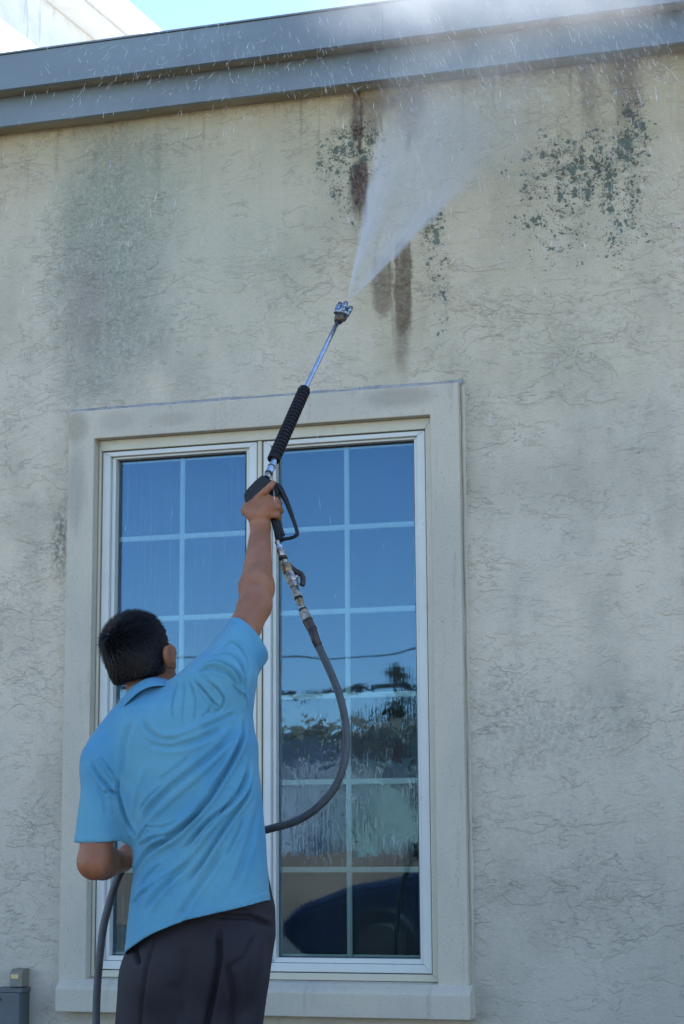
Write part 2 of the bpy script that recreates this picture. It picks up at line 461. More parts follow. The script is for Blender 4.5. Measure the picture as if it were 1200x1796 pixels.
def glass_mat():
    """reflective coated pane with water running down it"""
    m = M('wet_glass_material', 0.02)
    nt = m.nt
    nt.nodes.remove(m.p)
    big = m.noise(scale=2.4, detail=2, off=5.0)
    # wet film: sheets and rivulets, strongest in the lower two thirds of the right sash
    rip = m.noise(m.vec(m.x * 62.0, 0.0, m.z * 15.0), scale=1.0, detail=3, rough=0.55, dist=1.6)
    rip2 = m.noise(m.vec(m.x * 130.0, 0.0, m.z * 6.0), scale=1.0, detail=2, rough=0.5, dist=0.5, off=9.0)
    run = m.noise(m.vec(m.x * 95.0, 0.0, m.z * 1.1), scale=1.0, detail=3, rough=0.6, dist=0.15, off=17.0)
    zt, zb, xm = at(600, 1190).z, at(600, 1500).z, at(470, 1200).x
    wet = (m.z + (big - 0.5) * 0.25).ss(zt + 0.06, zt - 0.16) * (m.z + (big - 0.5) * 0.3).ss(zb - 0.12, zb + 0.12) * m.x.ss(xm - 0.02, xm + 0.02)
    left = m.x.ss(xm + 0.01, xm - 0.02)
    pw = m.noise(m.vec(m.x * 9.0, 0.0, m.z * 7.0), scale=1.0, detail=3, off=44.0).ss(0.38, 0.62)
    h = rip * wet * (pw * 0.085 + 0.015) + rip2 * wet * (pw * 0.060 + 0.025) + run * (left * 0.09 + 0.012) + m.noise(scale=3.0, detail=1) * 0.3
    bn = nt.nodes.new('ShaderNodeBump'); bn.inputs['Distance'].default_value = 0.0035; bn.inputs['Strength'].default_value = 0.55
    nt.links.new(h.k, bn.inputs['Height'])
    gl = nt.nodes.new('ShaderNodeBsdfGlossy'); gl.inputs['Roughness'].default_value = 0.015
    gl.inputs['Color'].default_value = (0.38, 0.66, 1.0, 1)
    nt.links.new(bn.outputs[0], gl.inputs['Normal'])
    tr = nt.nodes.new('ShaderNodeBsdfTransparent'); tr.inputs['Color'].default_value = (0.80, 0.90, 0.90, 1)
    fr = nt.nodes.new('ShaderNodeFresnel'); fr.inputs['IOR'].default_value = 1.75
    mx = nt.nodes.new('ShaderNodeMixShader')
    f = V(nt, fr.outputs[0]) * 0.92 + 0.005
    nt.links.new(f.k, mx.inputs[0]); nt.links.new(tr.outputs[0], mx.inputs[1]); nt.links.new(gl.outputs[0], mx.inputs[2])
    # faint mineral film where water dried or runs
    df = nt.nodes.new('ShaderNodeBsdfDiffuse'); df.inputs['Color'].default_value = (0.55, 0.6, 0.62, 1)
    mx2 = nt.nodes.new('ShaderNodeMixShader')
    film = run.ss(0.52, 0.68) * (left * 0.05 + 0.008) + rip.ss(0.56, 0.64) * wet * pw * 0.22 + 0.002
    nt.links.new(film.k, mx2.inputs[0]); nt.links.new(mx.outputs[0], mx2.inputs[1]); nt.links.new(df.outputs[0], mx2.inputs[2])
    nt.links.new(mx2.outputs[0], m.out.inputs['Surface'])
    return m.m

MT = {}
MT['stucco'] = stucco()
MT['trim'] = plaster_trim()
MT['vinyl'] = vinyl('white_vinyl_material', (0.62, 0.64, 0.60))
MT['vinyl_cream'] = vinyl('cream_frame_material', (0.56, 0.53, 0.41), 0.55)
MT['muntin'] = vinyl('grille_material', (0.80, 0.84, 0.80), 0.3)
MT['fascia'] = fascia_mat('fascia_paint_material', (0.160, 0.200, 0.225))
MT['soffit'] = soffit_mat()
MT['white'] = white_render()
MT['white_trim'] = simple('white_trim_material', (0.80, 0.80, 0.78), 0.6, var=0.04)
MT['glass'] = glass_mat()
MT['room'] = simple('room_material', (0.05, 0.05, 0.05), 0.9)
MT['caulk'] = simple('caulk_material', (0.30, 0.295, 0.29), 0.5, var=0.2, scale=30, grain=0.003, gscale=60)
MT['gasket'] = simple('gasket_material', (0.02, 0.02, 0.022), 0.6)
MT['roofing'] = simple('roof_membrane_material', (0.35, 0.35, 0.34), 0.8)
MT['black_rubber'] = simple('black_rubber_material', (0.006, 0.006, 0.009), 0.5, grain=0.0006, spec=0.3)
MT['gun_plastic'] = simple('gun_plastic_material', (0.006, 0.0085, 0.014), 0.45, grain=0.0008, gscale=400, spec=0.3)
MT['steel'] = simple('zinc_steel_material', (0.46, 0.53, 0.62), 0.30, 1.0, var=0.08, scale=60)
MT['nickel'] = simple('worn_nickel_material', (0.42, 0.38, 0.32), 0.34, 1.0, var=0.4, scale=90, grain=0.001, gscale=200)
MT['brass'] = simple('dull_brass_material', (0.30, 0.21, 0.12), 0.42, 0.85, var=0.4, scale=70, grain=0.001, gscale=200)
MT['iron_brown'] = simple('brown_collar_material', (0.10, 0.075, 0.055), 0.45, 0.6, var=0.35, scale=80)
MT['turret_steel'] = simple('turret_steel_material', (0.26, 0.30, 0.36), 0.30, 1.0, var=0.3, scale=120)
MT['iron'] = simple('dark_iron_material', (0.055, 0.045, 0.042), 0.5, 0.5, var=0.3, scale=60)
MT['hose'] = simple('grey_hose_material', (0.050, 0.060, 0.068), 0.45, var=0.2, scale=30, grain=0.0006, gscale=500)
MT['hose_cuff'] = simple('hose_cuff_material', (0.045, 0.035, 0.032), 0.5)

# ================================================================== THE BUILDING
GY = 0.062                       # glass plane
Z_TRIM_TOP = (at(123.3, 723.3, -.035).z + at(803.8, 669.8, -.035).z) / 2
X_TR_L = (at(120, 730, -.035).x + at(104.7, 1655, -.035).x) / 2
X_TR_R = (at(803.8, 669.8, -.035).x + at(822, 1726, -.035).x) / 2
X_IN_L = (at(165.3, 771, -.035).x + at(150, 1715, -.035).x) / 2
X_IN_R = (at(753, 726, -.035).x + at(700 + 522 / 7.5, 1715, -.035).x) / 2
Z_IN_T = (at(165.3, 770.7, -.035).z + at(753.1, 725.8, -.035).z) / 2
Z_SILL_T = (at(110, 1717, -.05).z + at(810, 1727, -.05).z) / 2
Z_SILL_B = (at(106, 1774.7, -.06).z + at(826, 1788, -.06).z) / 2
X_SI_L, X_SI_R = at(100, 1750, -.06).x, at(826, 1750, -.06).x
ZP = lambda pts, Y: sum(at(x, y, Y).z for x, y in pts) / len(pts)
Z_WALL = ZP([(0, 237), (560, 171.7), (1200, 90.7)], 0)
Y1 = -0.10
Z_L0 = ZP([(0, 220), (560, 156.7), (1200, 71)], Y1)
Z_L1 = ZP([(0, 171), (560, 103), (1200, 15)], Y1)
Y2 = Y1 - 0.085
Z_U0 = ZP([(0, 156), (560, 87.5), (1040, 21)], Y2)
Z_U1 = ZP([(0, 95), (300, 57), (560, 24)], Y2)
BX0, BX1, BY1 = -7.5, 9.5, 7.0

bld = empty('stucco_building', (0, 0, 0), 'cream stucco building with stained wall and grey stepped parapet, white window in it', 'building')
# facade with window opening (a fine grid so its relief can be uneven)
bm = bmesh.new()
hx0, hx1, hz0, hz1 = X_IN_L - 0.01, X_IN_R + 0.01, Z_SILL_T - 0.02, Z_IN_T + 0.01
xs = sorted(set([BX0, -4, -3, hx0, hx1, 3, 5, BX1] + [round(-2.4 + i * 0.05, 3) for i in range(101)]))
zs = sorted(set([0, hz0, hz1, Z_L0 + 0.02] + [round(0.05 + i * 0.05, 3) for i in range(int((Z_L0) / 0.05))]))
xs = [x for x in xs if not (min(abs(x - hx0), abs(x - hx1)) < 0.012 and x not in (hx0, hx1))]
zs = [z for z in zs if not (min(abs(z - hz0), abs(z - hz1)) < 0.012 and z not in (hz0, hz1)) and z <= Z_L0 + 0.0201]
vg = {}
def wallv(i, j):
    if (i, j) not in vg:
        x, z = xs[i], zs[j]
        yy = 0.006 * mnoise.noise(Vector((x * 1.7, 0, z * 1.3))) + 0.003 * mnoise.noise(Vector((x * 6, 4, z * 7)))
        vg[(i, j)] = bm.verts.new((x, yy - 0.003, z))
    return vg[(i, j)]
for i in range(len(xs) - 1):
    for j in range(len(zs) - 1):
        if hx0 - 1e-6 <= xs[i] < hx1 - 1e-6 and hz0 - 1e-6 <= zs[j] < hz1 - 1e-6: continue
        bm.faces.new((wallv(i, j), wallv(i + 1, j), wallv(i + 1, j + 1), wallv(i, j + 1)))
bev = [e for e in bm.edges if e.is_boundary]
r = bmesh.ops.extrude_edge_only(bm, edges=bev)
for v in [g for g in r['geom'] if isinstance(g, bmesh.types.BMVert)]: v.co.y = 0.22
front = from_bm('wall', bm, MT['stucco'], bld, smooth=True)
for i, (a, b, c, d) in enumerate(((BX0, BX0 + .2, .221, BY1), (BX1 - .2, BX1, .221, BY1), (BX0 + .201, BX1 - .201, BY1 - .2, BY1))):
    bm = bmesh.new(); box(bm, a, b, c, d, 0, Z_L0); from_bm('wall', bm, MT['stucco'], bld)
bm = bmesh.new(); box(bm, BX0 + .05, BX1 - .05, .10, BY1, Z_L0 + .03, Z_L1 + .1); from_bm('roof', bm, MT['roofing'], bld)

def xprism(name, prof, x0, x1, mat, parent, bev=0.0):
    """profile (y,z) list extruded along X"""
    bm = bmesh.new()
    a = [bm.verts.new((x0, y, z)) for y, z in prof]
    b = [bm.verts.new((x1, y, z)) for y, z in prof]
    n = len(prof)
    for k in range(n): bm.faces.new((a[k], a[(k + 1) % n], b[(k + 1) % n], b[k]))
    bm.faces.new(a); bm.faces.new(b[::-1])
    if bev: bevel_all(bm, bev, 2)
    return from_bm(name, bm, mat, parent)

seam_x = at(682, 60, Y1).x
for (x0, x1) in ((BX0 - .1, seam_x - .0004), (seam_x + .0004, BX1 + .1)):
    xprism('lower_fascia', [(Y1, Z_L0), (Y1 + .02, Z_L0), (Y1 + .02, Z_L1), (Y1, Z_L1)], x0, x1, MT['fascia'], bld, .001)
    xprism('upper_fascia', [(Y2, Z_U0), (Y2 + .02, Z_U0), (Y2 + .02, Z_U1), (Y2, Z_U1)], x0, x1, MT['fascia'], bld, .001)
    xprism('coping', [(Y2 - .006, Z_U1 + .002), (Y2 + .30, Z_U1 + .002), (Y2 + .30, Z_U1 + .008), (Y2 - .006, Z_U1 + .008)], x0, x1, MT['fascia'], bld)
xprism('lower_soffit', [(Y1 + .022, Z_WALL), (.05, Z_WALL), (.05, Z_WALL + .012), (Y1 + .022, Z_WALL + .012)], BX0 - .1, BX1 + .1, MT['soffit'], bld)
zu = Z_L1 + .001
xprism('upper_soffit', [(Y2 + .022, zu), (.05, zu), (.05, zu + .012), (Y2 + .022, zu + .012)], BX0 - .1, BX1 + .1, MT['soffit'], bld)
xprism('parapet_core', [(-.0, zu + .014), (.10, zu + .014), (.10, Z_U1), (-.0, Z_U1)], BX0 - .1, BX1 + .1, MT['soffit'], bld)
# caulked joint on the wall under the soffit
bm = bmesh.new(); box(bm, seam_x - .03, seam_x - .024, Y2 - .012, Y2 - .007, Z_U1 + .009, Z_U1 + .022); bevel_all(bm, .001)
from_bm('coping_screw', bm, MT['steel'], bld)

# trim round the window
def band(name, x0, x1, z0, z1, y0=-.035, mat='trim', b=0.006):
    bm = bmesh.new(); box(bm, x0, x1, y0, .02, z0, z1); bevel_all(bm, b, 3)
    return from_bm(name, bm, MT[mat], bld, smooth=False)
bm = bmesh.new()
prof = [(X_TR_L, Z_SILL_T - .004, X_IN_L), ]
vv = []
y0, y1 = -.035, .21
outer = [(X_TR_L, Z_SILL_T - .01), (X_TR_L, Z_TRIM_TOP), (X_TR_R, Z_TRIM_TOP), (X_TR_R, Z_SILL_T - .01)]
inner = [(X_IN_L, Z_SILL_T - .01), (X_IN_L, Z_IN_T), (X_IN_R, Z_IN_T), (X_IN_R, Z_SILL_T - .01)]
of = [bm.verts.new((x, y0, z)) for x, z in outer]; inf = [bm.verts.new((x, y0, z)) for x, z in inner]
ob = [bm.verts.new((x, .012, z)) for x, z in outer]; ib = [bm.verts.new((x, .05, z)) for x, z in inner]
for k in range(3):
    bm.faces.new((of[k], of[k + 1], inf[k + 1], inf[k]))
    bm.faces.new((ob[k], ob[k + 1], of[k + 1], of[k]))
    bm.faces.new((inf[k], inf[k + 1], ib[k + 1], ib[k]))
es = [e for e in bm.edges if e.calc_length() > 0.3 and not e.is_boundary]
bmesh.ops.bevel(bm, geom=es, offset=.004, segments=3, affect='EDGES', profile=0.6)
from_bm('window_trim', bm, MT['trim'], bld)
# sill: sloping top, square nose
xprism('window_sill', [(-.075, Z_SILL_B), (.01, Z_SILL_B), (.03, Z_SILL_T + .004), (-.034, Z_SILL_T - .002), (-.065, Z_SILL_T - .022), (-.075, Z_SILL_T - .032)], X_SI_L, X_SI_R, MT['trim'], bld, .003)
# caulk beads round the trim: uneven smear
def bead(pts, r, name='caulk_bead', mat='caulk'):
    bm = bmesh.new()
    P = []
    for a, b in zip(pts[:-1], pts[1:]):
        n = max(2, int((Vector(b) - Vector(a)).length / .02))
        for k in range(n): P.append(Vector(a).lerp(Vector(b), k / n))
    P.append(Vector(pts[-1]))
    R = [r * (1 + .45 * mnoise.noise(p * 9)) for p in P]
    P = [p + Vector((.0025 * mnoise.noise(p * 14), 0, .0025 * mnoise.noise(p * 11 + Vector((5, 5, 5))))) for p in P]
    tube(bm, P, R, 10)
    return from_bm(name, bm, MT[mat], bld, smooth=True)
bead([(X_TR_L - .004, -.002, Z_TRIM_TOP + .006), (X_TR_R + .012, -.002, Z_TRIM_TOP + .006)], .011)
bead([(X_TR_R + .008, .001, Z_TRIM_TOP), (X_TR_R + .008, .001, Z_SILL_B)], .008, mat='trim')
bead([(X_TR_L - .003, .001, Z_TRIM_TOP), (X_TR_L - .003, .001, Z_SILL_T)], .0065, mat='trim')

# ---- window: cream brickmould frame, two sashes, glass, grilles
YF = 0.006
XS = lambda px, py=1200, Y=.02: at(px, py, Y).x
win = None
fr_x0, fr_x1 = X_IN_L + .002, X_IN_R - .002
sl0 = (at(184, 785, .02).x + at(167.5, 1640, .02).x) / 2
sr1 = (at(746, 765, .02).x + at(700 + 437 / 7.5, 1700, .02).x) / 2
mx = (at(451.5, 770, .02).x + at(452, 770, .02).x) / 2       # left sash right edge
mr = at(462.7, 770, .02).x
z_st = (at(184, 785, .02).z + at(746, 765, .02).z) / 2       # sash tops
z_sb = (at(475, 1703, .02).z + at(757, 1708.5, .02).z) / 2
Z_FB = Z_SILL_T + .004
# mullion drift check
def ring(bm, x0, x1, z0, z1, w, y0, y1, wb=None, wt=None, wr=None):
    """rectangular frame of four mitred bars between y0 (front) and y1"""
    wb = w if wb is None else wb; wt = w if wt is None else wt; wr = w if wr is None else wr
    o = [(x0, z0), (x1, z0), (x1, z1), (x0, z1)]
    i = [(x0 + w, z0 + wb), (x1 - wr, z0 + wb), (x1 - wr, z1 - wt), (x0 + w, z1 - wt)]
    for k in range(4):
        a, b, c, d = o[k], o[(k + 1) % 4], i[(k + 1) % 4], i[k]
        g = .0004
        f = [bm.verts.new((p[0], y0, p[1])) for p in (a, b, c, d)]
        q = [bm.verts.new((p[0], y1, p[1])) for p in (a, b, c, d)]
        bm.faces.new(f); bm.faces.new(q[::-1])
        for s in range(4): bm.faces.new((f[s], q[s], q[(s + 1) % 4], f[(s + 1) % 4]))
bm = bmesh.new()
ring(bm, fr_x0, fr_x1, Z_FB, Z_IN_T - .001, sl0 - fr_x0 - .004, YF, .11, wb=z_sb - Z_FB - .003, wt=Z_IN_T - z_st - .005, wr=fr_x1 - sr1 - .004)
bevel_all(bm, .002, 2)
win = from_bm('window', bm, MT['vinyl_cream'], bld)
bm = bmesh.new(); box(bm, mx + .005, mr - .004, YF + .001, .11, z_sb - .002, z_st + .001); bevel_all(bm, .002, 2)
from_bm('mullion', bm, MT['vinyl_cream'], win)
bm = bmesh.new(); box(bm, sl0 - .006, sr1 + .006, .045, .055, z_sb - .006, z_st + .006)
ring_b = bm
bm.free()

def make_sash(x0, x1, gx0, gx1, gz0, gz1, mxs, mzs):
    bm = bmesh.new()
    w = ((gx0 - x0) + (x1 - gx1)) / 2
    ring(bm, x0, x1, z_sb, z_st, w * .66, .014, .10, wb=(gz0 - z_sb) * .62, wt=(z_st - gz1) * .66)
    bevel_all(bm, .0025, 2)
    sash = from_bm('sash', bm, MT['vinyl'], win)
    bm = bmesh.new()
    ring(bm, x0 + w * .68, x1 - w * .68, z_sb + (gz0 - z_sb) * .64, z_st - (z_st - gz1) * .68, w * .32, .030, .098, wb=(gz0 - z_sb) * .36, wt=(z_st - gz1) * .32)
    bevel_all(bm, .002, 2)
    from_bm('glazing_bead', bm, MT['vinyl'], win)
    bm = bmesh.new()
    ring(bm, gx0 - .006, gx1 + .006, gz0 - .006, gz1 + .006, .009, GY - .003, GY + .012)
    from_bm('gasket', bm, MT['gasket'], win)
    bm = bmesh.new(); box(bm, gx0 - .004, gx1 + .004, GY, GY + .004, gz0 - .004, gz1 + .004)
    from_bm('pane', bm, MT['glass'], win)
    y0, y1 = GY + .009, GY + .017
    for x in mxs:
        bm = bmesh.new(); box(bm, x - .0098, x + .0098, y0, y1, gz0, gz1); bevel_all(bm, .0025)
        box(bm, x - .0035, x + .0035, y0 - .0022, y0 + .001, gz0, gz1)
        from_bm('grille_bar', bm, MT['muntin'], win)
    for z in mzs:
        bm = bmesh.new(); box(bm, gx0 + .001, gx1 - .001, y0 + .0004, y1 - .0004, z - .0098, z + .0098); bevel_all(bm, .0025)
        box(bm, gx0 + .001, gx1 - .001, y0 - .0018, y0 + .0012, z - .0035, z + .0035)
        from_bm('grille_bar', bm, MT['muntin'], win)
    bm = bmesh.new(); ring(bm, gx0 - .002, gx1 + .002, gz0 - .002, gz1 + .002, .012, GY + .0195, GY + .028)
    from_bm('spacer', bm, MT['muntin'], win)

GA = lambda px, py: at(px, py, GY)
YM = GY + .012
gz1 = (GA(206.3, 809.3).z + GA(432.5, 794.1).z + GA(726.8, 773).z) / 3
gz0 = (GA(485.8, 1677.8).z + GA(739, 1682).z) / 2
mzr = []
for a, b, c, d in ((500, 929.5, 728.5, 919.5), (500.5, 1074.7, 730, 1067.7), (491.7, 1221.6, 732, 1217.7), (491.7, 1371.7, 733.5, 1370), (491.7, 1525.3, 737, 1525.3)):
    mzr.append((at(a, b, YM).z + at(c, d, YM).z) / 2)
gl_l0 = (GA(206.3, 809).x + GA(191, 1676).x) / 2
gl_l1 = GA(432.5, 794).x
gl_r0 = (GA(487, 800).x + GA(485.8, 1678).x) / 2
gl_r1 = (GA(726.8, 776).x + GA(739, 1682).x) / 2
make_sash(sl0, mx, gl_l0, gl_l1, gz0, gz1, [at(320.5, 870, YM).x], mzr)
make_sash(mr, sr1, gl_r0, gl_r1, gz0, gz1, [(at(608.5, 900, YM).x + at(614, 1675, YM).x) / 2], mzr)
# dark room behind the glass
bm = bmesh.new(); box(bm, hx0 - .4, hx1 + .4, .24, 2.6, .2, 3.0)
room = from_bm('room_lining', bm, MT['room'], bld)

# ================================================================== UTILITY BOXES on the wall
q = at(24, 1760)
x0, x1 = at(-8, 1765, -.05).x, at(42, 1765, -.05).x
zt = at(20, 1735, -.07).z
ub = empty('utility_box', (0, 0, 0), 'grey steel utility box fixed low on the wall left of the window', 'utility box')
bm = bmesh.new(); box(bm, x0, x1, -.085, -.002, zt - .34, zt - .012); bevel_all(bm, .004, 2)
MT['box_grey'] = simple('box_enamel_material', (0.085, 0.10, 0.105), 0.5, var=0.15, grain=.001)
MT['box_tan'] = simple('box_tan_material', (0.20, 0.19, 0.15), 0.55, var=0.15, grain=.001)
MT['label'] = simple('yellow_label_material', (0.62, 0.45, 0.20), 0.4, var=0.2, scale=90)
from_bm('box_body', bm, MT['box_grey'], ub)
bm = bmesh.new(); box(bm, x0 + .006, x1 + .004, -.078, -.002, zt - .0115, zt + .004); bevel_all(bm, .002, 2)
from_bm('lid', bm, MT['box_grey'], ub)
for dz in (.035, .25):
    bm = bmesh.new(); tube(bm, [(x0 + .035, -.0845, zt - dz), (x0 + .035, -.089, zt - dz)], .005, 10); from_bm('screw', bm, MT['gasket'], ub)
sb = empty('sensor_box', (0, 0, 0), 'small tan box with a yellow label above the grey utility box', 'sensor box')
sx0, sx1 = at(19, 1715, -.05).x, at(41, 1715, -.05).x
sz0, sz1 = at(30, 1731, -.05).z, at(30, 1702, -.05).z
bm = bmesh.new()
prof = [(-.06, sz0), (-.002, sz0), (-.002, sz1 + .006), (-.045, sz1 + .004), (-.06, sz1 - .006)]
a = [bm.verts.new((sx0, y, z)) for y, z in prof]; b = [bm.verts.new((sx1, y, z)) for y, z in prof]
for k in range(5): bm.faces.new((a[k], a[(k + 1) % 5], b[(k + 1) % 5], b[k]))
bm.faces.new(a); bm.faces.new(b[::-1]); bevel_all(bm, .003, 2)
from_bm('box_body', bm, MT['box_tan'], sb)
bm = bmesh.new(); box(bm, sx0 + .006, sx1 - .014, -.0625, -.0595, sz1 - .028, sz1 - .013); bevel_all(bm, .0008)
from_bm('label_plate', bm, MT['label'], sb)
bm = bmesh.new(); tube(bm, [((sx0 + sx1) / 2 + .006, -.035, sz0 + .001), ((sx0 + sx1) / 2 + .006, -.035, zt + .002)], .012, 12)
from_bm('stem', bm, MT['gasket'], sb)

# ================================================================== WHITE WING up left (another building, taller, running back)
U = Vector((.072, .9974, 0)).normalized(); NW = Vector((U.y, -U.x, 0))      # along the eaves, outward normal (to +X)
W0 = Vector((-2.0, 1.2, 0))
wing = empty('white_building', (0, 0, 0), 'bright white rendered building with stepped white eaves behind the parapet, upper left', 'building')
def wing_at(px, py, off): return at_plane(px, py, W0 + NW * off, NW)
p = wing_at((77 + 172) / 2, 37, 0); zs1 = p.z
def off_at(px, py, z):
    d = ray(px, py); t = (z - CAM.z) / d.z; q = CAM + d * t
    return (q - W0).dot(NW)
o1 = off_at(160.5, 34.5, zs1)
z2 = wing_at((147 + 229) / 2, 33.5, o1).z
o2 = off_at((176 + 254) / 2, 32, z2)
z3 = wing_at((224 + 291) / 2, 29.5, o2).z
zshadow = wing_at(32, 60, 0).z
def uprism(name, prof, t0, t1, mat):
    bm = bmesh.new()
    n = len(prof)
    a = [bm.verts.new(W0 + NW * o + U * t0 + Vector((0, 0, z))) for o, z in prof]
    b = [bm.verts.new(W0 + NW * o + U * t1 + Vector((0, 0, z))) for o, z in prof]
    for k in range(n): bm.faces.new((a[k], a[(k + 1) % n], b[(k + 1) % n], b[k]))
    bm.faces.new(a[::-1]); bm.faces.new(b)
    return from_bm(name, bm, mat, wing)
T0, T1 = -.9, 14
uprism('wall', [(-5, Z_L1 + .11), (0, Z_L1 + .11), (0, zs1), (-5, zs1)], T0, T1, MT['white'])
uprism('lower_eaves', [(-5, zs1 + .002), (o1, zs1 + .002), (o1, z2), (-5, z2)], T0 - o1, T1 + o1, MT['white_trim'])
uprism('upper_eaves', [(-5, z2 + .002), (o2, z2 + .002), (o2, z3), (-5, z3)], T0 - o2, T1 + o2, MT['white_trim'])
uprism('roof', [(-5, z3 + .002), (o2 - .02, z3 + .002), (-2, z3 + .35), (-5, z3 + .35)], T0 - o2, T1 + o2, MT['roofing'])

# ================================================================== GROUND
def ground_mat():
    m = M('sandy_asphalt_material', 0.9, spec=0.2)
    n = m.noise(scale=0.5, detail=6); f = m.noise(scale=45.0, detail=4, rough=0.7)
    c = m.mix(n.ss(0.35, 0.65), (0.16, 0.14, 0.11), (0.22, 0.19, 0.15))
    c = m.mix(f.ss(0.4, 0.7) * 0.4, c, (0.06, 0.055, 0.05))
    m.color(c); m.bump(f, 0.01, 0.6)
    return m.m
MT['ground'] = ground_mat()
MT['concrete'] = simple('walkway_concrete_material', (0.105, 0.105, 0.105), 0.45, var=0.15, scale=5, grain=0.004, gscale=90)
bm = bmesh.new(); f = bm.faces.new([bm.verts.new(p) for p in ((-300, -400, 0), (300, -400, 0), (300, 300, 0), (-300, 300, 0))])
tag(from_bm('ground', bm, MT['ground']), kind='structure')
bm = bmesh.new(); box(bm, -7.4, 9.4, -3.1, -.012, .004, .10)
tag(from_bm('walkway', bm, MT['concrete']), kind='structure')

